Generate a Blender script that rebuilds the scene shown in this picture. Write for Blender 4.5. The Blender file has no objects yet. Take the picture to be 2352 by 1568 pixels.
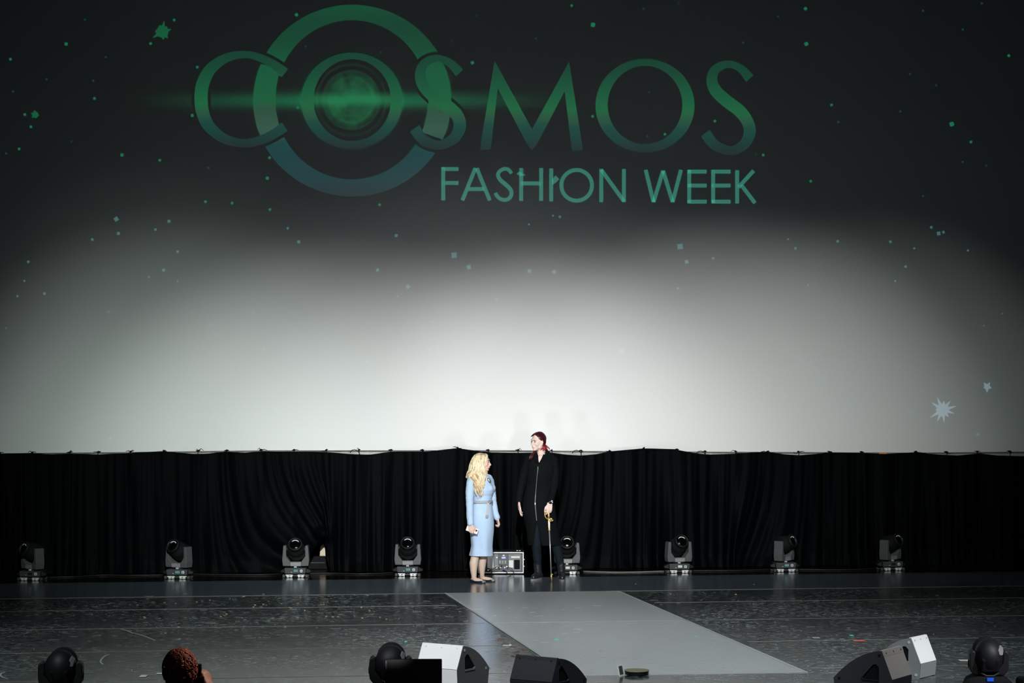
import bpy, bmesh, math, random
from mathutils import Vector, Matrix, noise
R = random.Random(7)
SC = bpy.context.scene
COL = SC.collection
F, HZ, CX, EYE, K = 5000.0, 870.0, 1176.0, 2.52, 0.13   # focal length (px), horizon row, centre column, eye height, slant of the stage

# ---------------------------------------------------------------- camera, world, light
cam = bpy.data.cameras.new('camera'); co = bpy.data.objects.new('camera', cam); COL.objects.link(co)
cam.sensor_width = 36.0; cam.lens = 36.0 * F / 2352.0; cam.shift_y = (HZ - 784) / 2352.0
cam.clip_end = 200
co.location = (0, 0, EYE); co.rotation_euler = (math.pi / 2, 0, 0); SC.camera = co
SC.view_settings.view_transform = 'Standard'; SC.view_settings.look = 'None'
SC.view_settings.exposure = 0.0; SC.view_settings.gamma = 1.0; SC.view_settings.use_curve_mapping = False
SC.cycles.use_denoising = True
SC.cycles.max_bounces = 6
w = bpy.data.worlds.new('hall_darkness'); SC.world = w; w.use_nodes = True
w.node_tree.nodes['Background'].inputs[0].default_value = (0.02, 0.027, 0.034, 1)
w.node_tree.nodes['Background'].inputs[1].default_value = 0.012

def spot(name, loc, aim, power, half_deg, blend=1.0, radius=0.15, color=(1, 1, 1)):
    l = bpy.data.lights.new(name, 'SPOT'); o = bpy.data.objects.new(name, l); COL.objects.link(o)
    l.energy = power; l.spot_size = math.radians(half_deg * 2); l.spot_blend = blend
    l.shadow_soft_size = radius; l.color = color
    o.location = loc
    o.rotation_euler = (Vector(aim) - Vector(loc)).to_track_quat('-Z', 'Y').to_euler()
    return o
# front-of-house profile spots on the balcony rail, aimed at the back of the stage
TINT = ((.972, 1, .985), (.88, 1, .94), (.75, 1, .92))
for (x, ax, az, p, hd, c) in ((0, -4, 1.8, 5600, 7.5, 1), (0, 0, 0.8, 12600, 9, 0), (-6, -2, 0, 200, 20, 2), (0, 3, 1.8, 8600, 7.5, 0), (0, -2, 0.8, 13700, 9, 0), (6, 0, 0.8, 3015, 11, 0), (0, 1, 0.8, 4533, 9, 0), (6, 5, 1.8, 3500, 7.5, 1), (0, 4, 2.6, 120, 13, 2), (0, -4, 0.8, 4187, 7.5, 1), (0, -4, 2.6, 916, 7.5, 1), (0, 2, 1.8, 3053, 7.5, 0)):
    spot('balcony_spot', (x, 2.0, 9.0), (ax, 27.0 + K * ax, az), p, hd, 1.0, 0.10, TINT[c])
# three lamps low in front of the stage: they throw the faint soft head shadows on the screen
for (x, y) in ((1.7, 15.2), (-1.0, 15.2), (-3.2, 15.0)):
    spot('footlight', (x, y, 0.44), (0.2, 28.0, 1.9), 600, 9.5, 1.0, 0.07, (1.0, 0.98, 0.99))
# wash hung over the forestage, pointed down at the boards
for (x, ax, p, hd) in ((-6.0, -3.2, 3500, 17), (-0.5, 1.2, 5200, 16), (6.0, 4.2, 3300, 18)):
    spot('wash_light', (x, 11.0, 10.0), (ax, 19.6, 0), p, hd, 1.0, 0.4, (0.93, 1.0, 0.99))
# added unseen fill lamps: two brighten the wedge speakers, one warms the photographer's hair
spot('wedge_fill', (-3.6, 14.0, 3.6), (-0.60, 17.8, 0.2), 1000, 5.5, 0.9, 0.08)
spot('wedge_fill', (6.6, 14.6, 3.4), (3.75, 18.1, 0.2), 1300, 6.5, 0.9, 0.08)
spot('hair_fill', (-0.6, 15.4, 2.4), (-2.2, 14.75, 0.5), 260, 9, 1.0, 0.1, (1.0, 0.72, 0.6))

# ---------------------------------------------------------------- helpers
def srgb(r, g, b):
    f = lambda c: (c / 255 / 12.92) if c / 255 <= 0.04045 else ((c / 255 + 0.055) / 1.055) ** 2.4
    return (f(r), f(g), f(b), 1)
def flo(px, py, z=0.0):
    D = F * (EYE - z) / (py - HZ); return Vector(((px - CX) / F * D, D, z))
def pln(px, py, y0):
    D = y0 / (1 - K * (px - CX) / F); return Vector(((px - CX) / F * D, D, EYE + (HZ - py) / F * D))
def at(px, py, D): return Vector(((px - CX) / F * D, D, EYE + (HZ - py) / F * D))
def empty(name, loc, rz=0.0):
    o = bpy.data.objects.new(name, None); COL.objects.link(o); o.location = loc; o.rotation_euler = (0, 0, rz)
    o.empty_display_size = 0.1; return o
def tag(o, label=None, cat=None, group=None, kind=None):
    if label: o['label'] = label
    if cat: o['category'] = cat
    if group: o['group'] = group
    if kind: o['kind'] = kind
    return o

class MB:
    def __init__(s): s.v = []; s.f = []; s.m = []; s.cur = 0
    def add(s, vs, fs):
        b = len(s.v); s.v += [Vector(v) for v in vs]
        for f in fs: s.f.append([b + i for i in f]); s.m.append(s.cur)
        return s
    def box(s, c, d, M=None):
        c = Vector(c); x, y, z = d[0] / 2, d[1] / 2, d[2] / 2
        vs = [Vector((i * x, j * y, k * z)) for k in (-1, 1) for j in (-1, 1) for i in (-1, 1)]
        if M is not None: vs = [M @ v for v in vs]
        return s.add([v + c for v in vs], [(0, 2, 3, 1), (4, 5, 7, 6), (0, 1, 5, 4), (2, 6, 7, 3), (0, 4, 6, 2), (1, 3, 7, 5)])
    def prism(s, poly, off):      # 3-D polygon swept by a vector
        n = len(poly); off = Vector(off); vs = [Vector(p) for p in poly] + [Vector(p) + off for p in poly]
        return s.add(vs, [tuple(range(n - 1, -1, -1)), tuple(range(n, 2 * n))] + [(i, (i + 1) % n, n + (i + 1) % n, n + i) for i in range(n)])
    def tube(s, pts, rad, seg=10, ell=1.0, cap=True, side=None):
        pts = [Vector(p) for p in pts]; n = len(pts)
        if not hasattr(rad, '__len__'): rad = [rad] * n
        vs = []; fs = []; prev = Vector(side) if side else None
        for i, p in enumerate(pts):
            t = (pts[min(i + 1, n - 1)] - pts[max(i - 1, 0)]).normalized()
            if prev is None:
                prev = t.orthogonal()
            a = prev - t * prev.dot(t)
            if a.length < 1e-6: a = t.orthogonal()
            a.normalize(); b = t.cross(a); prev = a
            for k in range(seg):
                q = 2 * math.pi * k / seg
                vs.append(p + a * (math.cos(q) * rad[i]) + b * (math.sin(q) * rad[i] * ell))
        for i in range(n - 1):
            for k in range(seg):
                k2 = (k + 1) % seg
                fs.append((i * seg + k, i * seg + k2, (i + 1) * seg + k2, (i + 1) * seg + k))
        if cap:
            fs.append(tuple(range(seg - 1, -1, -1))); fs.append(tuple(range((n - 1) * seg, n * seg)))
        return s.add(vs, fs)
    def lathe(s, prof, seg=28, caps=True):       # (y, r) pairs turned about the Y axis
        vs = [(r * math.cos(2 * math.pi * k / seg), y, r * math.sin(2 * math.pi * k / seg)) for y, r in prof for k in range(seg)]
        fs = [(i * seg + k, i * seg + (k + 1) % seg, (i + 1) * seg + (k + 1) % seg, (i + 1) * seg + k) for i in range(len(prof) - 1) for k in range(seg)]
        if caps: fs += [tuple(range(seg)), tuple(range((len(prof) - 1) * seg, len(prof) * seg))]
        return s.add(vs, fs)
    def cyl(s, a, b, r, r2=None, seg=20): return s.tube([a, b], [r, r if r2 is None else r2], seg)
    def ball(s, c, r, M=None, seg=16, rings=10):
        c = Vector(c); r = Vector(r) if hasattr(r, '__len__') else Vector((r, r, r))
        vs = [Vector((0, 0, r.z))]
        for i in range(1, rings):
            a = math.pi * i / rings
            for k in range(seg):
                q = 2 * math.pi * k / seg
                vs.append(Vector((r.x * math.sin(a) * math.cos(q), r.y * math.sin(a) * math.sin(q), r.z * math.cos(a))))
        vs.append(Vector((0, 0, -r.z)))
        if M is not None: vs = [M @ v for v in vs]
        fs = [(0, 1 + k, 1 + (k + 1) % seg) for k in range(seg)]
        for i in range(rings - 2):
            for k in range(seg):
                a = 1 + i * seg; k2 = (k + 1) % seg
                fs.append((a + k, a + seg + k, a + seg + k2, a + k2))
        l = len(vs) - 1; a = 1 + (rings - 2) * seg
        fs += [(l, a + (k + 1) % seg, a + k) for k in range(seg)]
        return s.add([v + c for v in vs], fs)
    def limb(s, pts, rad, seg=14):           # tube with a ball at each joint
        s.tube(pts, rad, seg)
        for p, r in zip(pts, rad): s.ball(p, r * 0.99, seg=seg, rings=8)
        return s
    def loft(s, rings, seg=32):              # rings: (z, cx, cy, rx, ry, yaw)
        vs = []; fs = []
        for (z, cx, cy, rx, ry, yaw) in rings:
            for k in range(seg):
                q = 2 * math.pi * k / seg
                x, y = rx * math.cos(q), ry * math.sin(q)
                vs.append((cx + x * math.cos(yaw) - y * math.sin(yaw), cy + x * math.sin(yaw) + y * math.cos(yaw), z))
        n = len(rings)
        for i in range(n - 1):
            for k in range(seg):
                k2 = (k + 1) % seg; fs.append((i * seg + k, i * seg + k2, (i + 1) * seg + k2, (i + 1) * seg + k))
        fs.append(tuple(range(seg - 1, -1, -1))); fs.append(tuple(range((n - 1) * seg, n * seg)))
        return s.add(vs, fs)
    def xf(s, M):
        s.v = [M @ v for v in s.v]; return s
    def build(s, name, mat, parent=None, smooth=False, bevel=0.0, fix=True):
        me = bpy.data.meshes.new(name); me.from_pydata([tuple(v) for v in s.v], [], s.f)
        mats = mat if isinstance(mat, (list, tuple)) else [mat]
        for m in mats: me.materials.append(m)
        if fix:
            bm = bmesh.new(); bm.from_mesh(me)
            for f, mi in zip(bm.faces, s.m): f.material_index = mi
            bmesh.ops.recalc_face_normals(bm, faces=bm.faces); bm.to_mesh(me); bm.free()
        if smooth: me.polygons.foreach_set('use_smooth', [True] * len(me.polygons))
        o = bpy.data.objects.new(name, me); COL.objects.link(o)
        if parent is not None: o.parent = parent
        if bevel:
            b = o.modifiers.new('b', 'BEVEL'); b.width = bevel; b.segments = 2; b.limit_method = 'ANGLE'
        return o

def fuse(mb, voxel=0.005, smooth_it=4):      # one continuous surface from overlapping volumes
    o = mb.build('tmp', None if False else MAT['black_plastic'], fix=True)
    r = o.modifiers.new('r', 'REMESH'); r.mode = 'VOXEL'; r.voxel_size = voxel; r.use_smooth_shade = True
    s = o.modifiers.new('s', 'SMOOTH'); s.factor = 0.5; s.iterations = smooth_it
    dg = bpy.context.evaluated_depsgraph_get(); dg.update()
    me = bpy.data.meshes.new_from_object(o.evaluated_get(dg)); bpy.data.objects.remove(o)
    me.materials.clear()
    return me
def put(me, name, mats, parent=None, pick=None):
    for m in (mats if isinstance(mats, (list, tuple)) else [mats]): me.materials.append(m)
    if pick:
        for p in me.polygons: p.material_index = pick(p.center)
    me.polygons.foreach_set('use_smooth', [True] * len(me.polygons))
    me.name = name
    o = bpy.data.objects.new(name, me); COL.objects.link(o)
    if parent is not None: o.parent = parent
    return o
def cull(me, test):
    bm = bmesh.new(); bm.from_mesh(me)
    bmesh.ops.delete(bm, geom=[f for f in bm.faces if test(f.calc_center_median())], context='FACES')
    bm.to_mesh(me); bm.free(); return me
def lerp_tab(tab, t):
    if t <= tab[0][0]: return tab[0][1:]
    for a, b in zip(tab, tab[1:]):
        if t <= b[0]:
            u = (t - a[0]) / (b[0] - a[0]); return tuple(x + (y - x) * u for x, y in zip(a[1:], b[1:]))
    return tab[-1][1:]
def crom(pts, n=8):                          # smooth curve through points of any dimension
    out = []
    P = [pts[0]] + list(pts) + [pts[-1]]
    for i in range(1, len(P) - 2):
        for k in range(n):
            t = k / n
            out.append(tuple(0.5 * (2 * b + (c - a) * t + (2 * a - 5 * b + 4 * c - d) * t * t + (3 * b - a - 3 * c + d) * t ** 3)
                             for a, b, c, d in zip(P[i - 1], P[i], P[i + 1], P[i + 2])))
    out.append(tuple(pts[-1])); return out

# ---------------------------------------------------------------- materials
MAT = {}
def mat(name, color, rough=0.5, metal=0.0, spec=0.5, emit=None, estr=1.0, noise_amt=0.0, nscale=30, bump=0.0, bscale=200, sheen=0.0, coat=0.0):
    m = bpy.data.materials.new(name); m.use_nodes = True; nt = m.node_tree; b = nt.nodes['Principled BSDF']
    c = color if len(color) == 4 else (*color, 1)
    b.inputs['Base Color'].default_value = c; b.inputs['Roughness'].default_value = rough; b.inputs['Metallic'].default_value = metal
    b.inputs['Specular IOR Level'].default_value = spec
    if sheen: b.inputs['Sheen Weight'].default_value = sheen; b.inputs['Sheen Roughness'].default_value = 0.4
    if coat: b.inputs['Coat Weight'].default_value = coat; b.inputs['Coat Roughness'].default_value = 0.08
    if emit: b.inputs['Emission Color'].default_value = emit; b.inputs['Emission Strength'].default_value = estr
    if noise_amt or bump:
        tc = nt.nodes.new('ShaderNodeTexCoord')
    if noise_amt:
        n = nt.nodes.new('ShaderNodeTexNoise'); n.inputs['Scale'].default_value = nscale; n.inputs['Detail'].default_value = 4
        nt.links.new(tc.outputs['Object'], n.inputs['Vector'])
        mx = nt.nodes.new('ShaderNodeMix'); mx.data_type = 'RGBA'
        mx.inputs[6].default_value = tuple(x * (1 - noise_amt) for x in c[:3]) + (1,)
        mx.inputs[7].default_value = tuple(min(1, x * (1 + noise_amt)) for x in c[:3]) + (1,)
        nt.links.new(n.outputs['Fac'], mx.inputs[0]); nt.links.new(mx.outputs[2], b.inputs['Base Color'])
    if bump:
        n2 = nt.nodes.new('ShaderNodeTexNoise'); n2.inputs['Scale'].default_value = bscale; n2.inputs['Detail'].default_value = 3
        nt.links.new(tc.outputs['Object'], n2.inputs['Vector'])
        bp = nt.nodes.new('ShaderNodeBump'); bp.inputs['Strength'].default_value = bump; bp.inputs['Distance'].default_value = 0.01
        nt.links.new(n2.outputs['Fac'], bp.inputs['Height']); nt.links.new(bp.outputs['Normal'], b.inputs['Normal'])
    MAT[name] = m; return m
mat('black_plastic', (0.006, 0.006, 0.008), 0.55, spec=0.25, noise_amt=0.2)
mat('matte_black', (0.003, 0.003, 0.004), 0.8, spec=0.2, noise_amt=0.2)
mat('fixture_grey', (0.075, 0.08, 0.082), 0.55, spec=0.3, noise_amt=0.18, nscale=40, bump=0.05)
mat('fixture_pale', (0.22, 0.225, 0.23), 0.5, spec=0.3, noise_amt=0.12, nscale=40)
mat('base_grey', (0.042, 0.046, 0.048), 0.5, spec=0.3, noise_amt=0.15, nscale=40)
mat('chrome', (0.7, 0.71, 0.7), 0.3, metal=0.25, spec=0.6, noise_amt=0.05)
mat('aluminium', (0.62, 0.64, 0.66), 0.33, metal=0.45, noise_amt=0.15, nscale=15)
mat('lens_glass', (0.001, 0.0015, 0.0015), 0.08, spec=0.6)
mat('lens_glint', (0.75, 0.82, 0.82), 0.3, metal=0.0, noise_amt=0.3, nscale=22)  # pale tone for lamp light mirrored in the lens
mat('display_teal', srgb(40, 70, 70), 0.3, emit=srgb(95, 150, 150), estr=0.55, noise_amt=0.2, nscale=120)
mat('display_white', srgb(90, 95, 95), 0.3, emit=srgb(190, 205, 205), estr=0.7, noise_amt=0.2, nscale=120)
mat('display_dark', srgb(14, 26, 28), 0.3, noise_amt=0.2, nscale=120)
mat('display_blue', (0.0, 0.02, 0.2, 1), 0.3, emit=srgb(30, 80, 200), estr=0.9, noise_amt=0.1)
mat('lcd_lavender', (0.3, 0.32, 0.6, 1), 0.3, emit=srgb(130, 140, 210), estr=0.7, noise_amt=0.2, nscale=300)
mat('keypad_white', (0.55, 0.57, 0.57), 0.4, noise_amt=0.1)
mat('screw', (0.01, 0.01, 0.01), 0.4, noise_amt=0.1)
mat('wedge_rear_lit', (0.55, 0.56, 0.58), 0.55, spec=0.3, noise_amt=0.1, nscale=220, bump=0.2, bscale=300)  # wedge back: the light falling on it is put into the pale colour
mat('wedge_side_charcoal', (0.12, 0.12, 0.125), 0.6, noise_amt=0.2, nscale=150, bump=0.3, bscale=260)
mat('wedge_side_grey', (0.16, 0.175, 0.18), 0.6, noise_amt=0.2, nscale=150, bump=0.3, bscale=260)
mat('wedge_dark', (0.024, 0.024, 0.034), 0.6, noise_amt=0.2, nscale=150, bump=0.3, bscale=260)
mat('wedge_rear_half_lit', (0.33, 0.30, 0.295), 0.6, noise_amt=0.12, nscale=200, bump=0.2, bscale=300)  # weaker light on the near right wedge's back, painted into its colour
mat('velvet', (0.0003, 0.0008, 0.0013), 0.6, spec=0.035, noise_amt=0.25, nscale=3, bump=0.15, bscale=60)
mat('tie_black', (0.002, 0.002, 0.003), 0.8, spec=0.1, noise_amt=0.2)
mat('rail_steel', (0.05, 0.045, 0.05), 0.5, noise_amt=0.3)
mat('wall_black', (0.002, 0.002, 0.0025), 0.9, spec=0.1, noise_amt=0.3, nscale=2)
mat('gold', (0.75, 0.53, 0.18), 0.3, metal=0.75, noise_amt=0.2, nscale=90)
mat('ivory', (0.86, 0.80, 0.62), 0.35, noise_amt=0.08)
mat('steel', (0.45, 0.46, 0.5), 0.3, metal=0.6, noise_amt=0.1)
mat('skin_fair', (0.66, 0.49, 0.43), 0.5, spec=0.3, noise_amt=0.05, nscale=12)
mat('skin_warm', (0.64, 0.44, 0.36), 0.5, spec=0.3, noise_amt=0.06, nscale=12)
mat('tights', (0.56, 0.42, 0.34), 0.5, spec=0.3, noise_amt=0.05, nscale=12)
mat('lips', (0.62, 0.25, 0.24), 0.4, noise_amt=0.05)
mat('eye_white', (0.42, 0.40, 0.39), 0.2, noise_amt=0.03)
mat('eye_dark', (0.02, 0.015, 0.012), 0.2, noise_amt=0.1)
mat('brow_dark', (0.10, 0.05, 0.04), 0.7, noise_amt=0.2)
mat('brow_light', (0.30, 0.18, 0.10), 0.7, noise_amt=0.2)
mat('eyeshadow', (0.62, 0.28, 0.32), 0.6, noise_amt=0.1)
mat('nail_red', (0.5, 0.02, 0.03), 0.25, noise_amt=0.05)
mat('dress_blue', (0.40, 0.53, 0.72), 0.85, spec=0.15, sheen=0.15, noise_amt=0.06, nscale=18, bump=0.25, bscale=90)
mat('belt_grey', (0.33, 0.34, 0.35), 0.6, noise_amt=0.1)
mat('belt_dark', (0.10, 0.13, 0.14), 0.4, noise_amt=0.2)
mat('brooch', (0.10, 0.13, 0.10), 0.25, metal=0.6, noise_amt=0.9, nscale=90)
mat('flats_navy', (0.010, 0.014, 0.030), 0.35, noise_amt=0.2)
mat('toe_cap', (0.30, 0.30, 0.27), 0.3, metal=0.4, noise_amt=0.3, nscale=50)
mat('hair_pale', (0.74, 0.66, 0.47), 0.42, spec=0.4, noise_amt=0.15, nscale=25)
mat('hair_gold', (0.60, 0.46, 0.27), 0.42, spec=0.4, noise_amt=0.2, nscale=25)
mat('hair_tan', (0.42, 0.26, 0.13), 0.45, spec=0.4, noise_amt=0.2, nscale=25)
mat('hair_root', (0.36, 0.27, 0.16), 0.45, spec=0.4, noise_amt=0.2, nscale=25)
mat('hair_wine', (0.045, 0.004, 0.008), 0.38, spec=0.4, noise_amt=0.35, nscale=30)
mat('hair_scarlet', (0.20, 0.004, 0.010), 0.4, spec=0.4, noise_amt=0.3, nscale=30)
mat('hair_auburn', (0.14, 0.035, 0.018), 0.5, spec=0.3, noise_amt=0.4, nscale=30)
mat('hair_auburn_pale', (0.34, 0.12, 0.07), 0.5, spec=0.3, noise_amt=0.3, nscale=30)
mat('coat_black', (0.0032, 0.0042, 0.0048), 0.85, spec=0.08, noise_amt=0.15, nscale=10, bump=0.2, bscale=80)
mat('lining_black', (0.002, 0.002, 0.0025), 0.9, spec=0.1, noise_amt=0.2)
mat('trouser_navy', (0.006, 0.0105, 0.0145), 0.8, spec=0.1, noise_amt=0.15, nscale=10, bump=0.2, bscale=60)
mat('boot_black', (0.012, 0.014, 0.016), 0.32, noise_amt=0.3)
mat('sole_grey', (0.17, 0.175, 0.16), 0.6, noise_amt=0.3, nscale=60)
mat('zip_grey', (0.03, 0.042, 0.048), 0.45, metal=0.2, noise_amt=0.2)
mat('white_plastic', (0.75, 0.76, 0.77), 0.4, noise_amt=0.04)
mat('phone_rose', (0.85, 0.66, 0.60), 0.3, noise_amt=0.04)
mat('panel_dark', (0.055, 0.06, 0.063), 0.5, noise_amt=0.3, nscale=20)
mat('panel_mid', (0.12, 0.13, 0.135), 0.45, metal=0.3, noise_amt=0.3, nscale=12)
mat('sticker', (0.6, 0.61, 0.6), 0.5, noise_amt=0.15, nscale=80)
mat('connector_blue', (0.03, 0.08, 0.35), 0.4, noise_amt=0.1)
mat('cable_black', (0.012, 0.012, 0.013), 0.5, noise_amt=0.1)
mat('cable_pale', (0.35, 0.35, 0.33), 0.5, noise_amt=0.1)
mat('beige_board', (0.62, 0.52, 0.38), 0.7, noise_amt=0.08, nscale=20)
mat('tape_white', (0.72, 0.70, 0.66), 0.5, noise_amt=0.1)
mat('tape_green', (0.10, 0.62, 0.45), 0.5, noise_amt=0.1)
mat('tape_red', (0.70, 0.14, 0.12), 0.5, noise_amt=0.1)
mat('tape_orange', (0.8, 0.25, 0.02), 0.5, noise_amt=0.1)
mat('confetti_gold', (0.75, 0.55, 0.25), 0.4, noise_amt=0.2)
mat('scuff', (0.33, 0.36, 0.36), 0.6, noise_amt=0.2)
mat('scuff_faint', (0.19, 0.20, 0.20), 0.6, noise_amt=0.3)
mat('seam', (0.16, 0.165, 0.16), 0.5, noise_amt=0.4, nscale=3)
mat('stain_orange', (0.16, 0.07, 0.03), 0.5, noise_amt=0.6, nscale=30)
mat('disc_top', (0.16, 0.16, 0.09), 0.6, noise_amt=0.4, nscale=60)
mat('photo_jacket', (0.006, 0.006, 0.008), 0.8, noise_amt=0.2)

def vinyl(name, dark, light, lo, hi, rough, rough2, scale=14.0, aniso=1.0, spec=0.5, fine=70.0):
    m = bpy.data.materials.new(name); m.use_nodes = True; nt = m.node_tree; b = nt.nodes['Principled BSDF']
    L = nt.links.new
    geo = nt.nodes.new('ShaderNodeNewGeometry')
    mp = nt.nodes.new('ShaderNodeMapping'); mp.inputs['Scale'].default_value = (1.0, aniso, 1.0); mp.inputs['Rotation'].default_value = (0, 0, -0.13)
    L(geo.outputs['Position'], mp.inputs['Vector'])
    n1 = nt.nodes.new('ShaderNodeTexNoise'); n1.inputs['Scale'].default_value = scale; n1.inputs['Detail'].default_value = 9; n1.inputs['Roughness'].default_value = 0.72; n1.inputs['Distortion'].default_value = 0.6
    n2 = nt.nodes.new('ShaderNodeTexNoise'); n2.inputs['Scale'].default_value = 0.55; n2.inputs['Detail'].default_value = 3
    n3 = nt.nodes.new('ShaderNodeTexNoise'); n3.inputs['Scale'].default_value = fine; n3.inputs['Detail'].default_value = 3; n3.inputs['Distortion'].default_value = 1.5
    for n in (n1, n2, n3): L(mp.outputs[0], n.inputs['Vector'])
    r1 = nt.nodes.new('ShaderNodeMapRange'); r1.inputs[1].default_value = lo; r1.inputs[2].default_value = hi; r1.inputs[3].default_value = 0; r1.inputs[4].default_value = 1
    L(n1.outputs['Fac'], r1.inputs[0])
    r2 = nt.nodes.new('ShaderNodeMapRange'); r2.inputs[1].default_value = 0.35; r2.inputs[2].default_value = 0.65; r2.inputs[3].default_value = 0.35; r2.inputs[4].default_value = 1
    L(n2.outputs['Fac'], r2.inputs[0])
    r3 = nt.nodes.new('ShaderNodeMapRange'); r3.inputs[1].default_value = 0.45; r3.inputs[2].default_value = 0.75; r3.inputs[3].default_value = 0.4; r3.inputs[4].default_value = 1.5
    L(n3.outputs['Fac'], r3.inputs[0])
    mu = nt.nodes.new('ShaderNodeMath'); mu.operation = 'MULTIPLY'; L(r1.outputs[0], mu.inputs[0]); L(r2.outputs[0], mu.inputs[1])
    mu2 = nt.nodes.new('ShaderNodeMath'); mu2.operation = 'MULTIPLY'; mu2.use_clamp = True; L(mu.outputs[0], mu2.inputs[0]); L(r3.outputs[0], mu2.inputs[1])
    mx = nt.nodes.new('ShaderNodeMix'); mx.data_type = 'RGBA'; mx.inputs[6].default_value = (*dark, 1); mx.inputs[7].default_value = (*light, 1)
    L(mu2.outputs[0], mx.inputs[0]); L(mx.outputs[2], b.inputs['Base Color'])
    rr = nt.nodes.new('ShaderNodeMapRange'); rr.inputs[3].default_value = rough; rr.inputs[4].default_value = rough + 0.14
    L(mu2.outputs[0], rr.inputs[0]); rr.inputs[4].default_value = rough2; L(rr.outputs[0], b.inputs['Roughness'])
    b.inputs['Specular IOR Level'].default_value = spec
    bp = nt.nodes.new('ShaderNodeBump'); bp.inputs['Strength'].default_value = 0.12; bp.inputs['Distance'].default_value = 0.002
    L(n1.outputs['Fac'], bp.inputs['Height']); L(bp.outputs[0], b.inputs['Normal'])
    MAT[name] = m; return m
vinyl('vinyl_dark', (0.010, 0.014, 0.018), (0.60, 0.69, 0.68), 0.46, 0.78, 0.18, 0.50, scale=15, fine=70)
vinyl('vinyl_grey', (0.30, 0.325, 0.345), (0.44, 0.46, 0.465), 0.35, 0.75, 0.30, 0.36, scale=7, spec=0.5)
vinyl('vinyl_back', (0.060, 0.078, 0.098), (0.14, 0.165, 0.185), 0.35, 0.75, 0.17, 0.24, scale=7, spec=0.5)
vinyl('stage_boards', (0.004, 0.003, 0.0025), (0.022, 0.014, 0.009), 0.45, 0.8, 0.16, 0.3, scale=6, aniso=6)

# screen cloth: the same white diffuse cloth everywhere; the projected picture adds light of its own
def cloth(name, ramp=None, flat=None, planet=False, flare=False):
    m = bpy.data.materials.new(name); m.use_nodes = True; nt = m.node_tree; b = nt.nodes['Principled BSDF']; L = nt.links.new
    b.inputs['Base Color'].default_value = (0.80, 0.81, 0.80, 1); b.inputs['Roughness'].default_value = 0.95; b.inputs['Specular IOR Level'].default_value = 0.0
    if flat: b.inputs['Emission Color'].default_value = flat; b.inputs['Emission Strength'].default_value = 1.0
    if ramp:
        geo = nt.nodes.new('ShaderNodeNewGeometry'); sp = nt.nodes.new('ShaderNodeSeparateXYZ'); L(geo.outputs['Position'], sp.inputs[0])
        mr = nt.nodes.new('ShaderNodeMapRange'); y0, y1 = ramp[0][0], ramp[-1][0]
        D = 29.1
        mr.inputs[1].default_value = EYE + (HZ - y0) / F * D; mr.inputs[2].default_value = EYE + (HZ - y1) / F * D
        mr.inputs[3].default_value = 0; mr.inputs[4].default_value = 1; L(sp.outputs[2], mr.inputs[0])
        cr = nt.nodes.new('ShaderNodeValToRGB'); els = cr.color_ramp.elements
        while len(els) < len(ramp): els.new(0.5)
        for e, (yy, c) in zip(els, ramp): e.position = (yy - y0) / (y1 - y0); e.color = srgb(*c)
        L(mr.outputs[0], cr.inputs[0]); L(cr.outputs[0], b.inputs['Emission Color']); b.inputs['Emission Strength'].default_value = 0.84
    if planet or flare:
        uv = nt.nodes.new('ShaderNodeUVMap'); uv.uv_map = 'pic'; sp = nt.nodes.new('ShaderNodeSeparateXYZ'); L(uv.outputs[0], sp.inputs[0])
        def mth(op, a, bb=None, clamp=False):
            n = nt.nodes.new('ShaderNodeMath'); n.operation = op; n.use_clamp = clamp
            for i, q in enumerate((a, bb)):
                if q is None: continue
                if isinstance(q, (int, float)): n.inputs[i].default_value = q
                else: L(q, n.inputs[i])
            return n.outputs[0]
        v2 = mth('MULTIPLY', sp.outputs[1], sp.outputs[1])
        if flare:   # u along the streak, v across it
            g = mth('POWER', 2.718, mth('MULTIPLY', v2, -5.0))
            a = mth('SUBTRACT', 1.0, mth('ABSOLUTE', sp.outputs[0]), True)
            k = mth('MULTIPLY', g, mth('POWER', a, 1.6)); col = srgb(0, 100, 62); st = 1.15
        else:       # blurred globe with thin rings and a bright band
            ln = nt.nodes.new('ShaderNodeVectorMath'); ln.operation = 'LENGTH'; L(uv.outputs[0], ln.inputs[0]); r = ln.outputs['Value']
            nz = nt.nodes.new('ShaderNodeTexNoise'); nz.inputs['Scale'].default_value = 2.6; nz.inputs['Detail'].default_value = 3; L(uv.outputs[0], nz.inputs['Vector'])
            nf = mth('ADD', mth('MULTIPLY', mth('SUBTRACT', nz.outputs['Fac'], 0.5), 2.4), 0.62, True)
            disc = mth('MULTIPLY', mth('SUBTRACT', 1.0, mth('MULTIPLY', mth('SUBTRACT', r, 0.52), 5.0), True), nf)
            ring = mth('MULTIPLY', mth('POWER', mth('ABSOLUTE', mth('SINE', mth('MULTIPLY', r, 21.0))), 8.0), 0.22)
            band = mth('MULTIPLY', mth('POWER', 2.718, mth('MULTIPLY', v2, -55.0)), 0.75)
            k = mth('ADD', mth('ADD', mth('MULTIPLY', disc, 0.55), mth('MULTIPLY', ring, 0.5)), band)
            k = mth('MINIMUM', k, 1.05); col = srgb(14, 108, 64); st = 1.0
        mx = nt.nodes.new('ShaderNodeMix'); mx.data_type = 'RGBA'; mx.clamp_factor = False
        mx.inputs[6].default_value = (0, 0, 0, 1); mx.inputs[7].default_value = col; L(k, mx.inputs[0])
        L(mx.outputs[2], b.inputs['Emission Color']); b.inputs['Emission Strength'].default_value = st
    MAT[name] = m; return m
cloth('screen_cloth', flat=(0.0002, 0.0004, 0.0006, 1))
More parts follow.
